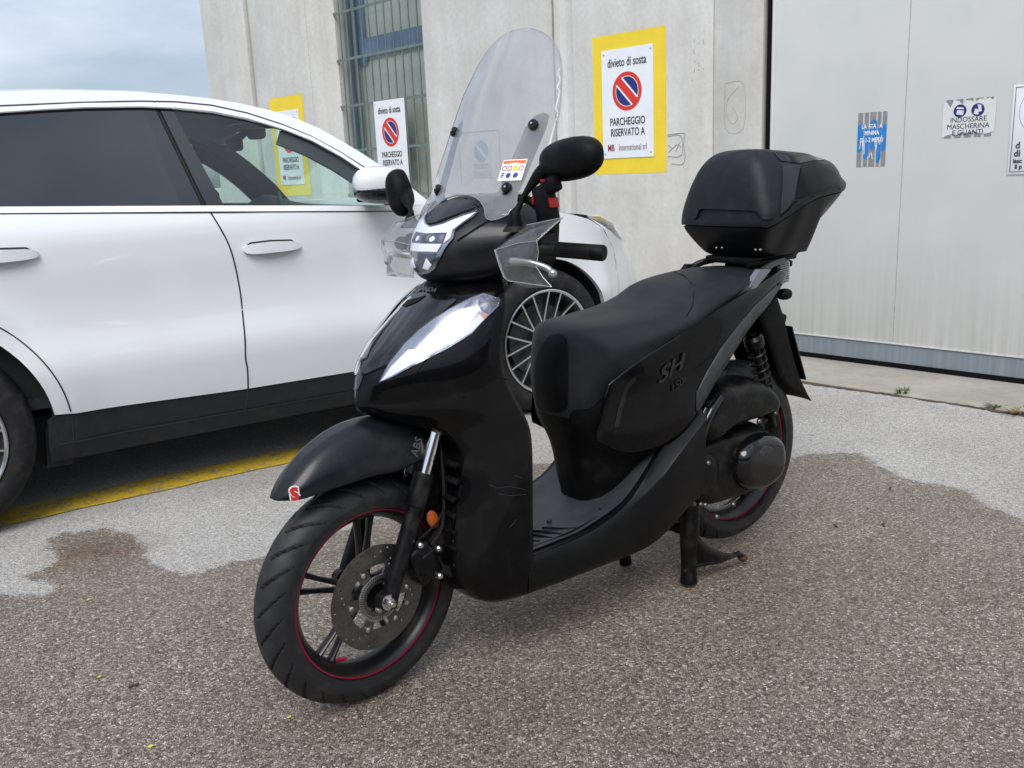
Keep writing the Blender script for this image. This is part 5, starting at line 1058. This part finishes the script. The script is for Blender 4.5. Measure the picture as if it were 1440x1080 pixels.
# ---- engine, transmission cover, air box
ab = densify(P_((.300, .455), (.315, .50), (.300, .560), (.255, .603), (.15, .622), (.02, .600), (-.045, .560), (-.065, .515), (-.055, .478), (.02, .470), (.15, .466), (.24, .440)), 5)
b = MB(); b.pillow(ab, .085, .095, .045, .012); b.poly(ab, lambda x, z: (x, .086, z), 0); airb = b.build('air_filter_box', 'engine_black', sc, smooth=60)
b = MB(); b.tube([(.345, .16, .40), (.335, .172, .46), (.300, .178, .545), (.245, .176, .592)], [.013, .014, .014, .010], 12, 5); b.tube([(.372, .155, .38), (.362, .168, .45), (.335, .176, .53), (.31, .176, .57)], [.010, .011, .011, .008], 12, 5); b.each('air_duct', 'plastic_gloss', airb)
b = MB()
for x, z, y in ((.325, .395, .178), (.30, .402, .178), (.06, .478, .17), (-.03, .485, .16), (.245, .215, .165), (.17, .235, .165), (.30, .265, .15), (.33, .275, .15), (.28, .258, .15), (-.082, .338, .15)): b.lathe([(.0001, .006), (.005, .006), (.008, .002), (.008, -.004)], (x, y, z), (0, 1, 0), 10)
b.each('engine_bolt', 'engine_bolt', airb)
cv = densify(P_((.375, .375), (.365, .43), (.30, .452), (.17, .455), (.03, .452), (-.04, .43), (-.075, .365), (-.072, .30), (-.03, .245), (.04, .225), (.16, .225), (.25, .235), (.335, .275), (.37, .32)), 5)
b = MB(); b.pillow(cv, .070, .075, .03, .013); b.poly(cv, lambda x, z: (x, .071, z), 0); cvt = b.build('transmission_cover', 'engine_black', sc, smooth=60)
b = MB(); b.pillow(densify(P_((.155, .335), (.15, .39), (.10, .425), (.02, .43), (-.05, .405), (-.075, .36), (-.072, .30), (-.04, .262), (.03, .245), (.10, .262), (.14, .295)), 5), .13, .060, .036, .008); b.build('transmission_bulge', 'plastic_gloss', cvt, smooth=70)
b = MB(); b.pillow(circle(.285, .355, .075, 32), .12, .040, .03, .01); b.build('clutch_cover', 'engine_black', cvt, smooth=60)
b = MB(); b.pillow(densify(P_((.05, .405), (.075, .395), (.085, .38), (.07, .365), (.03, .368), (.01, .385)), 3), .180, .0125, .006, .006); b.build('cover_badge', 'plastic_grey', cvt)
b = MB(); b.box((.30, 0, .36), (.26, .17, .17), bev=.03); b.box((.42, 0, .40), (.18, .20, .14), bev=.03); b.box((.2, -.03, .55), (.32, .16, .16), bev=.03); b.tube([(.05, -.02, .34), (.0, 0, .335)], .05, 20, 1); b.build('engine', 'engine_black', sc)
b = MB(); b.tube([(.40, -.08, .26), (.30, -.12, .24), (.15, -.16, .28), (-.05, -.17, .34), (-.25, -.17, .38)], [.02, .022, .045, .055, .05], 18, 4); b.build('exhaust', 'steel', sc)
b = MB(); b.tube([(.62, .10, .30), (.54, .13, .288), (.48, .142, .30), (.452, .145, .315)], [.010, .010, .009, .008], 10, 4); b.build('exhaust_pipe', 'engine_black', sc)
rwh = scooter_wheel('rear_wheel', (0, 0, .335), .299, .120, None, 5, False)
# ---- rear shocks
for s in (1, -1):
    b = MB(); A0, A1 = Vector((.055, s * .135, .745)), Vector((-.055, s * .135, .43)); ax = (A0 - A1).normalized()
    b.tube([A1, A0], .011, 12, 1); b.lathe([(.0001, 0), (.026, 0), (.030, .008), (.030, .03), (.022, .04)], A0 - ax * .045, ax, 20); b.lathe([(.024, 0), (.026, .012), (.0001, .012)], A1 + ax * .05, ax, 20)
    shk = b.build('rear_shock', 'engine_black', sc)
    b = MB(); u = ax.orthogonal().normalized(); w = ax.cross(u); P = []
    for k in range(9 * 14 + 1):
        a = 2 * math.pi * k / 14; P.append(A1 + ax * (.055 + .235 * k / (9 * 14)) + (u * math.cos(a) + w * math.sin(a)) * .0235)
    b.tube(P, .0048, 8, 1); b.build('spring', 'engine_black', shk)
# ---- rear fender and plate
rows = []
for x0, z0, x1, z1, w in ((-.035, .790, -.125, .835, .085), (-.075, .72, -.165, .755, .085), (-.105, .66, -.195, .68, .084), (-.135, .60, -.232, .60, .082), (-.165, .555, -.27, .535, .080), (-.215, .518, -.315, .475, .078), (-.285, .482, -.34, .452, .074)):
    rows.append([(x0, w, z0), (x0 * .5 + x1 * .5, w + .003, (z0 + z1) / 2), (x1, w, z1), (x1 - .006, w * .7, z1 + .002), (x1 - .010, 0, z1 + .003)])
b = MB(); b.grid(surf(rows, 4, 2), mirror=True); b.weld(); rfen = b.build('rear_fender', 'plastic_black', sc, solid=.004, smooth=40)
b = MB(); b.box((-.20, 0, .72), (.08, .07, .10), Matrix.Rotation(R(-20), 3, 'Y'), bev=.01); b.build('plate_bracket', 'plastic_black', rfen)
b = MB(); q0, q1 = Vector(SC.on_y(1113, 459, .085)), Vector(SC.on_y(1133, 534, .085)); ctr = (q0 + q1) / 2; ctr.y = 0; an = math.atan2(q0.x - q1.x, q0.z - q1.z); b.box(ctr, (.006, .175, (q0 - q1).length), Matrix.Rotation(an, 3, 'Y'), bev=.002); pl = b.build('number_plate', 'plastic_gloss', sc)
# ---- centre stand, side stand
b = MB()
Lf = Vector(SC.on_z(968, 818, .012)); Rf = Vector(SC.on_z(880, 792, .012)); Lv = Vector(SC.on_z(1070, 795, .03)); Lv.y = Lf.y + .02
b.tube([(.300, Lf.y - .015, .26), (.310, Lf.y - .008, .16), (Lf.x - .002, Lf.y, .07), (Lf.x, Lf.y + .002, .012)], [.030, .030, .024, .027], 14, 4)
b.tube([(.32, Rf.y + .03, .26), (.335, Rf.y + .015, .16), (Rf.x + .004, Rf.y, .07), (Rf.x, Rf.y, .012)], [.024, .022, .018, .021], 14, 4)
b.tube([(.312, Lf.y, .17), (.32, 0, .17), (.335, Rf.y, .17)], .016, 12, 1); b.tube([(.32, .1, .25), (.32, -.1, .25)], .016, 12, 1)
st = b.build('centre_stand', 'engine_black', sc)
b = MB(); p0 = Vector((.352, Lf.y + .012, .075)); b.grid(surf([[p + Vector((0, q * w, 0)) + Vector((0, 0, e)) for q, e in ((-1, 0), (0, h), (1, 0), (0, -h))] for p, w, h in ((Vector((.325, Lf.y, .20)), .012, .010), (Vector((.305, Lf.y + .008, .135)), .014, .045), (Vector((.26, Lf.y + .010, .088)), .016, .036), (Vector((.20, Lf.y + .014, .060)), .016, .022), (Vector((Lv.x + .05, Lf.y + .02, .050)), .012, .010), (Vector((Lv.x + .015, Lf.y + .022, .050)), .012, .009), (Vector((Lv.x - .004, Lf.y + .022, .034)), .013, .009))], 4, 3), close=True, capends=True)
b.tube([(.352, Lf.y + .004, .055), (.30, Lf.y + .01, .062), (.24, Lf.y + .014, .055), (Lv.x + .03, Lf.y + .02, .048)], .008, 10, 3); b.build('stand_pedal', 'engine_black', st)
b = MB(); b.ball((Lv.x - .004, Lf.y + .022, .030), (.014, .017, .013)); b.build('pedal_tip', 'rust', st)
b = MB(); b.tube([(.62, .135, .275), (.56, .15, .262), (.50, .155, .285), (.46, .15, .31)], [.010, .012, .011, .010], 10, 4); b.box((.70, .150, .262), (.10, .012, .022), bev=.005); b.build('side_stand', 'engine_black', sc)
b = MB(); b.tube([(.560, .165, .300), (.540, .170, .318), (.532, .168, .332)], [.004, .006, .004], 8, 3); b.build('stand_spring_hook', 'chrome', sc)

# ================================================================== handlebar group (turned with the steering)
CS = [(1.000, [(.12, 0), (.11, .045), (.07, .085), (-.01, .11), (-.10, .11)]), (1.020, [(.172, 0), (.160, .04), (.105, .10), (.01, .15), (-.09, .155)]), (1.045, [(.186, 0), (.172, .045), (.112, .118), (.02, .185), (-.08, .185)]), (1.075, [(.184, 0), (.168, .055), (.108, .13), (.03, .20), (-.07, .205)]),
      (1.110, [(.168, 0), (.150, .065), (.095, .140), (.03, .205), (-.06, .220)]), (1.140, [(.142, 0), (.126, .070), (.080, .135), (.02, .195), (-.06, .220)]), (1.165, [(.115, 0), (.100, .068), (.060, .118), (.0, .165), (-.07, .19)]), (1.188, [(.085, 0), (.074, .055), (.035, .095), (-.02, .125), (-.08, .14)]), (1.204, [(.045, 0), (.036, .035), (.005, .062), (-.04, .08), (-.09, .09)]), (1.209, [(.00, 0), (-.01, .02), (-.03, .035), (-.06, .045), (-.09, .05)])]
G = surf([[(x, y, z) for x, y in r] for z, r in CS], 5, 5)
b = MB(HBM); HBi = Matrix.Identity(4); OFF = Matrix.Translation((.95, 0, 0))
def hb(): return MB(SCH)
SCH = Matrix.Translation((.95, 0, 0)) @ Matrix.Rotation(R(6.4), 4, 'Z')
b = MB(SCH); b.grid(G, mirror=True); b.weld(); bvh_c = BVHTree.FromBMesh(nup(b.bm)); cowl = b.build('handlebar_cowl', 'paint_satin', sc, smooth=45)
def hpatch(poly, off, name, m, step=5, skirt=.003):
    b_ = MB(SCH)
    def hit(px, py):
        o, d = HB.ray(px, py); l, n, i, ds = bvh_c.ray_cast(Vector(o), Vector(d).normalized())
        if l is None: l, n, i, ds = bvh_c.find_nearest(Vector(HB.on_y(px, py, -.08)))
        if n.dot(Vector(d)) > 0: n = -n
        return l + n * off
    b_.poly(poly, hit, step); bd = [e for e in b_.bm.edges if len(e.link_faces) == 1]; ex = bmesh.ops.extrude_edge_only(b_.bm, edges=bd)
    for v in [q for q in ex['geom'] if isinstance(q, bmesh.types.BMVert)]:
        l, n, i, ds = bvh_c.find_nearest(v.co); dv = l - v.co; v.co = l + (dv.normalized() * skirt if dv.length > 1e-6 else Vector((0, 0, 0)))
    return b_.build(name, m, cowl, smooth=50)
def face_patch(half, off, name, m, step=.006, skirt=.003, n=3, par=None, both=True, cut=()):
    """lamp pieces drawn in the handlebar's own front view (across, up) and laid on the cowl"""
    h = [(v * 1.13, z + .002) for v, z in half]; full = h + [(-v, z) for v, z in h[::-1] if abs(v) > 1e-6] if both else h
    b_ = MB(SCH)
    def hit(v, z):
        l, nn_, i, ds = bvh_c.ray_cast(Vector((1, v, z)), Vector((-1, 0, 0)))
        if l is None: l, nn_, i, ds = bvh_c.find_nearest(Vector((.12, v, z)))
        if nn_.x < 0: nn_ = -nn_
        return l + (nn_ * .6 + Vector((.4, 0, 0))) * off
    b_.poly(densify(full, n, smooth=False), hit, step); bd = [e for e in b_.bm.edges if len(e.link_faces) == 1]; ex = bmesh.ops.extrude_edge_only(b_.bm, edges=bd)
    for q in [q for q in ex['geom'] if isinstance(q, bmesh.types.BMVert)]:
        l, nn_, i, ds = bvh_c.find_nearest(q.co); dv = l - q.co; q.co = l + (dv.normalized() * skirt if dv.length > 1e-6 else Vector((0, 0, 0)))
    return b_.build(name, m, par or cowl, smooth=50)
HO = [(0, 1.136), (.030, 1.143), (.083, 1.168), (.082, 1.156), (.064, 1.130), (.067, 1.112), (.058, 1.094), (.050, 1.070), (.038, 1.046), (.024, 1.035), (0, 1.031)]
hl = face_patch(HO, .006, 'headlight', 'reflector_silver')
face_patch([(0, 1.134), (.030, 1.141), (.081, 1.166), (.079, 1.156), (.061, 1.129), (.063, 1.112), (.053, 1.100), (.053, 1.123), (0, 1.121)], .0090, 'light_guide', 'drl_white')
face_patch([(0, 1.099), (.050, 1.099), (.044, 1.082), (0, 1.082)], .0095, 'light_guide', 'drl_white')
face_patch([(0, 1.119), (.051, 1.121), (.051, 1.101), (0, 1.101)], .0082, 'lamp_chamber', 'lens_dark')
face_patch([(0, 1.079), (.042, 1.079), (.033, 1.050), (.020, 1.039), (0, 1.036)], .0082, 'lamp_chamber', 'lens_dark')
for s_ in (1, -1):
    face_patch([(s_ * .024 + .007 * math.cos(a), 1.109 + .006 * math.sin(a)) for a in np.arange(0, 6.2, .6)], .0100, 'lamp_projector', 'drl_white', .004, n=1, both=False)
    face_patch([(s_ * .012, 1.046), (s_ * .022, 1.068), (s_ * .034, 1.054), (s_ * .024, 1.042)], .0100, 'lamp_prism', 'drl_white', .004, n=1, both=False)
    face_patch([(s_ * .004, 1.116), (s_ * .016, 1.117), (s_ * .014, 1.103), (s_ * .006, 1.103)], .0095, 'lamp_facet', 'lens_grey', .004, n=1, both=False)
    face_patch([(s_ * .036, 1.118), (s_ * .049, 1.119), (s_ * .049, 1.103), (s_ * .038, 1.103)], .0095, 'lamp_facet', 'lens_grey', .004, n=1, both=False)
face_patch(HO, .014, 'lamp_glass', 'lamp_glass')
def hseam(px, w=1.0, m='seal_black'):
    L_, R_ = [], []
    for i, p in enumerate(px):
        a = np.array(px[max(i - 1, 0)], float); c = np.array(px[min(i + 1, len(px) - 1)], float); t = (c - a) / np.linalg.norm(c - a); n = np.array([-t[1], t[0]]) * w; L_.append(tuple(np.array(p) + n)); R_.append(tuple(np.array(p) - n))
    hpatch(L_ + R_[::-1], .0015, 'panel_seam', m, 0, .001)
hseam([(597, 316), (612, 314), (640, 303), (660, 296), (684, 287)], 1.1); hseam([(643, 339), (655, 331), (672, 320), (690, 310), (705, 303)], 1.4); hseam([(640, 276), (655, 279), (668, 288), (674, 292)], .5)
# windscreen
wo2 = [(0, 1.602), (.035, 1.600), (.07, 1.590), (.105, 1.572), (.135, 1.546), (.158, 1.512), (.175, 1.47), (.188, 1.42), (.197, 1.36), (.203, 1.30), (.204, 1.25), (.200, 1.215), (.190, 1.190), (.170, 1.168), (.148, 1.155), (.128, 1.153), (.112, 1.162), (.095, 1.18), (.06, 1.200), (.02, 1.208)]
out2 = wo2 + [(-v, z) for v, z in wo2[::-1] if v > 0]
def wsf(v, z): return (.042 - (z - 1.22) * .50 - 1.55 * v * v - .10 * max(0, z - 1.45) + .5 * max(0, 1.21 - z), v, z)
b = MB(SCH); b.poly(densify(out2, 5, smooth=True), wsf, .010); wsn = b.build('windscreen', 'windshield_clear', sc, smooth=80, solid=.003)
b = MB(SCH); P = [Vector(wsf(*q)) + Vector((-.0015, 0, 0)) for q in densify(out2, 3, smooth=True)]; b.tube(P + [P[0]], .0012, 6, 1, cap=False); b.build('screen_rim', 'guard_rim' if 'guard_rim' in M else mat('guard_rim', (.30, .31, .31), .2, coat=1), wsn)
for s in (1, -1):
    b = MB(SCH); vb = lambda z: s * (.128 - (1.37 - z) * -.0 + (z - 1.22) * .12)
    o_ = densify([(-.022, 1.165), (-.026, 1.25), (-.024, 1.36), (-.017, 1.385), (0, 1.392), (.017, 1.385), (.024, 1.36), (.026, 1.25), (.022, 1.165)], 3, smooth=False)
    def bf(q, z): v = vb(z) + q; p = wsf(v, z); return (p[0] - .014 + .006 * (q / .026) ** 2, p[1], p[2])
    b.poly(o_, bf, .012, thick=.003, dirv=(-1, 0, 0)); br = b.build('screen_bracket', 'bracket_grey', wsn, smooth=60)
    for z in (1.222, 1.364):
        p = wsf(vb(z), z); b = MB(SCH); axn = Vector((1, s * .25, .45)).normalized(); b.lathe([(.0001, .010), (.004, .010), (.0045, .0075), (.010, .0085), (.0125, .006), (.0125, -.002), (.0001, -.002)], Vector(p), axn, 24); b.lathe([(.010, -.016), (.010, 0)], Vector(p), axn, 16)
        b.build('screen_screw', 'rubber_side', wsn)
        b = MB(SCH); b.lathe([(.0001, .0115), (.0025, .0115), (.003, .009)], Vector(p), axn, 8); b.build('screw_core', 'alu', wsn)
    b = MB(SCH); b.tube([wsf(s * .10, 1.235)[0:1] + (s * .125, 1.215), (.0, s * .13, 1.19), (-.03, s * .13, 1.15)], .010, 10, 3); b.build('screen_mount', 'plastic_black', wsn)
# warning sticker on the screen
def stk(u, v, o): z = 1.262 + v; y = .128 + u; p = Vector(wsf(y, z)); return p + Vector((.9, .3, .4)).normalized() * (.002 + o)
def srect(b, u0, u1, v0, v1, o): b.poly([(u0, v0), (u1, v0), (u1, v1), (u0, v1)], lambda u, v: stk(u, v, o), .012)
b = MB(SCH); srect(b, -.029, .029, -.024, .024, 0); sk = b.build('warning_sticker', 'white_print', wsn, smooth=0)
b = MB(SCH); srect(b, -.027, .027, .014, .022, .0006); b.build('orange_strip', 'orange_print', wsn, smooth=0)
for i, (u, v, m) in enumerate(((-.020, .004, 'black_print'), (-.0065, .004, 'red_print'), (.007, .004, 'yellow_print'), (.0205, .004, 'red_print'), (-.0055, -.012, 'blue_print'), (.012, -.012, 'blue_print'))):
    b = MB(SCH); b.poly(circle(u, v, .0058, 16), lambda a_, c_: stk(a_, c_, .0008), 0, holes=[] if m in ('blue_print', 'yellow_print') else [circle(u, v, .0042, 12)]); b.build('sticker_symbol', m, wsn, smooth=0)
b = MB(SCH); srect(b, -.024, -.016, -.008, -.006, .0008); srect(b, -.024, -.016, -.012, -.010, .0008); srect(b, -.024, -.018, -.016, -.014, .0008); b.build('sticker_lines', 'black_print', wsn, smooth=0)
# grips, levers, switch housings
for s in (1, -1):
    gk = (lambda y: y) if s > 0 else (lambda y: .135 + (y - .195) * .95)
    b = MB(SCH); b.tube([(.03, s * .17, 1.085), (.025, s * .22, 1.085)], [.032, .028], 18, 1); b.box((.03, s * .215, 1.085), (.05, .05, .055), bev=.012); gp_h = b.build('switch_housing', 'plastic_black', sc)
    b = MB(SCH); P = [(.02, s * .235, 1.084), (.0, s * .27, 1.082), (-.028, s * .355, 1.076)]; b.tube(P, [.020, .0165, .0170], 22, 4); b.lathe([(.020, -.002), (.022, 0), (.022, .004), (.0165, .005)], P[0], (Vector(P[2]) - Vector(P[0])), 22); e = Vector(P[2]); d_ = (e - Vector(P[1])).normalized()
    gr = b.build('grip', 'rubber_side', gp_h)
    b = MB(SCH); b.lathe([(.017, 0), (.0185, .002), (.0185, .026), (.016, .030), (.0001, .030)], e - d_ * .002, d_, 24); b.build('bar_end', 'plastic_black', gp_h)
    b = MB(SCH)
    for k in range(26):
        a = 2 * math.pi * k / 26; u_ = d_.orthogonal().normalized(); w_ = d_.cross(u_); r_v = (u_ * math.cos(a) + w_ * math.sin(a)) * .0168; b.tube([Vector(P[1]) + r_v, e + r_v * 1.02], .0011, 5, 1)
    b.build('grip_ribs', 'rubber_side', gp_h)
    b = MB(SCH); LV = [(.075, s * .185, 1.058), (.088, s * .215, 1.062), (.080, s * .26, 1.060), (.062, s * .295, 1.048), (.060, s * .312, 1.036)]; b.tube(LV, [.0095, .0095, .0085, .0078, .0078], 12, 5); b.ball(LV[-1], (.0105, .0105, .0105)); b.build('brake_lever', 'alu', gp_h)
    # clear hand guard: front face, upper face, lower flange
    gA, gB, gC, gD, gE, gF, gG = [Vector((x, s * gk(y), z)) for x, y, z in ((.125, .195, 1.090), (.105, .312, 1.112), (.045, .335, 1.158), (.070, .245, 1.142), (.110, .312, 1.055), (.105, .352, 1.014), (.125, .222, 1.030))]
    if s < 0: gA, gB, gC, gD, gE, gF, gG = [Vector(q) for q in ((.125, -.105, 1.090), (.100, -.276, 1.098), (.055, -.270, 1.140), (.075, -.130, 1.165), (.110, -.245, 1.045), (.112, -.205, 1.006), (.125, -.115, 1.015))]
    gl = Vector((.125, s * gk(.262) if s > 0 else -.2, 1.022)); b = MB(SCH)
    b.grid(surf([[gA, gA.lerp(gB, .5), gB], [gA.lerp(gG, .5), gA.lerp(gE, .6) + Vector((.012, 0, 0)), gB.lerp(gE, .6)], [gG, gl, gE]], 4, 4))
    b.grid(surf([[gA, gA.lerp(gB, .5), gB], [gA.lerp(gD, .5), gD.lerp(gB, .5) + Vector((.0, 0, .006)), gB.lerp(gC, .5)], [gD, gD.lerp(gC, .5), gC]], 4, 4))
    b.grid(surf([[gG, gl, gE], [gG + Vector((-.004, 0, -.006)), gl + Vector((.0, s * .03, -.012)), gF]], 1, 1)); b.weld(5e-4)
    b.build('hand_guard', 'guard_clear', sc, solid=.002, smooth=25)
    b = MB(SCH)
    for q in ([gA, gB, gE, gF], [gA, gG, gl, gF], [gD, gC], [gB, gC]): b.tube([v for v in q], .0009, 6, 2)
    b.build('guard_edge', 'guard_rim' if 'guard_rim' in M else mat('guard_rim', (.30, .31, .31), .2, coat=1), sc)
# mirrors
def mirror(c, d, rot, stem, name_s):
    b = MB(SCH); b.ball(c, d, rot, 32, .82)
    for v in b.bm.verts:
        l = rot.inverted() @ (v.co - Vector(c))
        if l.x < -d[0] * .25: l.x = -d[0] * .25 + (l.x + d[0] * .25) * .2; v.co = Vector(c) + rot @ l
    m_ = b.build('mirror', 'plastic_black', sc, smooth=60)
    b = MB(SCH); b.grid(surf([[Vector(c) + rot @ Vector((-d[0] * .42, d[1] * .86 * r * math.cos(a), d[2] * .84 * r * math.sin(a))) for a in np.linspace(0, 2 * math.pi, 25)] for r in (.001, 1)], 2, 1)); b.build('mirror_glass', 'chrome', m_)
    b = MB(SCH); b.tube(stem[0], stem[1], 14, 5); b.build('mirror_stem', 'plastic_black', m_)
    return m_
_ = Matrix.Rotation(R(-8), 3, 'X') @ Matrix.Rotation(R(8), 3, 'Y')
mirror((-.005, .318, 1.281), (.042, .088, .046), Matrix.Rotation(R(7), 3, 'X'), ([(.07, .208, 1.135), (.070, .209, 1.165), (.062, .213, 1.180), (.045, .225, 1.215), (.02, .25, 1.255), (.0, .285, 1.272)], [.021, .014, .0075, .0075, .017, .024]), 'l')
mirror((.0, -.312, 1.215), (.038, .036, .064), Matrix.Rotation(R(14), 3, 'X') @ Matrix.Rotation(R(0), 3, 'Z'), ([(.05, -.208, 1.13), (.05, -.209, 1.152), (.045, -.212, 1.165), (.03, -.235, 1.178), (.015, -.262, 1.195), (.0, -.29, 1.21)], [.021, .014, .0075, .0075, .018, .022]), 'r')
b = MB(SCH); b.lathe([(.030, 0), (.026, .006), (.021, .012)], (.070, .208, 1.128), (0, 0, 1), 24); b.lathe([(.030, 0), (.026, .006), (.021, .012)], (.05, -.208, 1.128), (0, 0, 1), 24); b.each('mirror_boot', 'rubber_side', sc)
# phone holder
b = MB(SCH); q = Vector(HB.on_y(768, 290, .27)); q0 = Vector((q.x, .27, q.z)); b.box(q0 + Vector((0, .0, .0)), (.035, .050, .095), Matrix.Rotation(R(12), 3, 'X'), bev=.010); b.box(q0 + Vector((0, .018, .045)), (.03, .045, .035), Matrix.Rotation(R(20), 3, 'X'), bev=.008); b.box(q0 + Vector((.0, -.006, -.045)), (.03, .055, .03), bev=.008)
b.tube([q0 + Vector((0, -.01, -.01)), q0 + Vector((0, -.05, .012)), q0 + Vector((.02, -.07, .02))], [.012, .010, .009], 10, 3); b.tube([q0 + Vector((.0, -.02, -.04)), q0 + Vector((0, -.028, -.09)), (.0, .235, 1.09)], .006, 8, 3); ph = b.build('phone_holder', 'plastic_black', sc)
b = MB(SCH); b.box(q0 + Vector((.006, .008, .056)), (.030, .009, .004), Matrix.Rotation(R(-30), 3, 'X'), bev=.002); b.box(q0 + Vector((.0, .0245, .008)), (.03, .003, .022), Matrix.Rotation(R(12), 3, 'X'), bev=.002); b.box(q0 + Vector((.004, -.024, .015)), (.03, .005, .02), bev=.002); b.each('clamp_pad', 'red_plastic', ph)

# ================================================================== top box on its rack
def rise(x): return float(np.interp(-x, [0, .02, .07, .12, .2, .47], [0, .006, .040, .064, .078, .092]))
def BX(xf_, wf, wm, wr, xr_, z, k=1.0, drop=0.0):
    h = [(xf_, 0), (xf_ - .004, wf * .55), (xf_ - .012, wf * .88), (xf_ - .035, wf), (-.06, (wf + wm) / 2), (-.10, wm), (-.15, wm), (-.22, wm * .985), (xr_ + .13, wr), (xr_ + .05, wr * .74), (xr_ + .008, wr * .38), (xr_, 0)]
    f = lambda x: z + k * rise(x) - drop * max(0, -x)
    return [(x, y, f(x)) for x, y in h] + [(x, -y, f(x)) for x, y in h[-2:0:-1]]
b = MB(); rows = [BX(.00, .105, .122, .09, -.20, .970, 0), BX(.012, .120, .138, .110, -.265, .980, .25), BX(.035, .140, .164, .140, -.355, 1.012, .6), BX(.052, .160, .186, .165, -.418, 1.046, .9), BX(.056, .168, .193, .174, -.438, 1.062)]
g = surf(rows, 4, 4); b.grid(g, close=True); b.bm.faces.new([v for v in list(b.bm.verts)[:len(g[0])]]); bvl = BVHTree.FromBMesh(nup(b.bm)); tb = b.build('top_box', 'box_gloss', sc, smooth=45)
b = MB(); rows = [BX(.060, .172, .197, .178, -.444, 1.066), BX(.061, .173, .199, .180, -.448, 1.078), BX(.058, .170, .196, .176, -.450, 1.11, .75), BX(.053, .158, .186, .165, -.438, 1.15, .5, .0), BX(.044, .142, .174, .156, -.428, 1.195, .25, .0), BX(.030, .120, .158, .140, -.408, 1.240, .0, .0), BX(.010, .094, .138, .112, -.375, 1.272, 0, .05), BX(-.016, .066, .108, .085, -.330, 1.289, 0, .08), BX(-.045, .03, .06, .05, -.28, 1.295, 0, .08)]
g = surf(rows, 4, 4); b.grid(g, close=True); b.bm.faces.new([v for v in list(b.bm.verts)[-len(g[0]):]]); bvb = BVHTree.FromBMesh(nup(b.bm)); lid = b.build('lid', 'box_plastic', tb, smooth=45)
def bpatch(poly, off, name, m, step=6, skirt=.003, tree=None, mir=False): return px_patch(tree or bvb, SC, [(940 + x / 5.4, 190 + y / 5.4) for x, y in poly], off, name, m, tb, step, mir, skirt, smooth=50)
bpatch(densify([(155, 612), (165, 560), (200, 440), (250, 330), (300, 252), (380, 200), (480, 160), (600, 132), (700, 132), (770, 165), (812, 230), (828, 330), (826, 450), (808, 560), (790, 625), (750, 640), (712, 632), (690, 590), (640, 574), (450, 566), (270, 562), (240, 580), (225, 628), (185, 632)], 2), .009, 'backrest_pad', 'box_plastic', 5)
bpatch(densify([(862, 235), (905, 225), (960, 228), (1000, 238), (985, 300), (968, 390), (952, 485), (905, 550), (845, 600), (852, 500), (862, 380)], 2, smooth=False), .0035, 'side_sheen', 'box_sheen', 5)  # lighter colour carries the sheen of this facet
bpatch(densify([(1006, 240), (1100, 215), (1215, 225), (1262, 290), (1300, 350), (1300, 385), (1180, 425), (1080, 452), (962, 488), (976, 390), (992, 300)], 2, smooth=False), .0035, 'rear_shell', 'box_gloss', 5)
bpatch(densify([(800, 140), (870, 150), (960, 175), (1030, 160), (1090, 160), (1180, 195), (1100, 195), (1000, 215), (900, 205), (850, 195), (822, 165)], 2, smooth=False), .003, 'lid_inlay', 'plastic_gloss', 5)
bpatch([(846, 612), (905, 566), (958, 502), (1080, 466), (1300, 402), (1300, 410), (1080, 475), (962, 512), (908, 577), (848, 624)], .001, 'lid_seam', 'seal_black', 0)
for x in (365, 408, 660, 695):
    p = Vector(bvl.ray_cast(*[Vector(v) for v in SC.ray(940 + x / 5.4, 190 + (856 if x < 500 else 870) / 5.4)])[0]); b = MB(); b.lathe([(.0001, .004), (.003, .004), (.005, .001), (.005, -.003)], p, (1, 0, -.3), 12); b.build('box_screw', 'steel', tb)
b = MB(); b.box((-.33, .0, 1.03), (.05, .05, .022), Matrix.Rotation(R(35), 3, 'Y'), bev=.004); b.box((-.335, .02, 1.035), (.02, .03, .02), bev=.004); b.build('box_latch', 'plastic_black', tb)
b = MB(); b.box((-.10, 0, .957), (.22, .19, .022), bev=.006); b.box((-.16, 0, .945), (.24, .06, .02), Matrix.Rotation(R(-12), 3, 'Y'), bev=.004)
for s in (1, -1): b.tube([(.02, s * .085, .948), (-.10, s * .10, .952), (-.20, s * .09, .962), (-.27, s * .05, .985)], .009, 10, 4)
b.build('luggage_rack', 'plastic_black', sc)
for s in (1, -1):
    b = MB(); q_ = [SC.on_y(*p, .150) for p in ((1040, 423), (1051, 422), (1066, 401), (1085, 379), (1069, 379), (1056, 398))]
    b.poly([(p[0], p[2]) for p in q_], lambda x, z: (x, s * (.152 + .25 * min(0, x)), z), 0, thick=.02, dirv=(0, -s, 0)); b.build('rail_side', 'rail_silver' if s > 0 else 'plastic_black', sc, smooth=0)
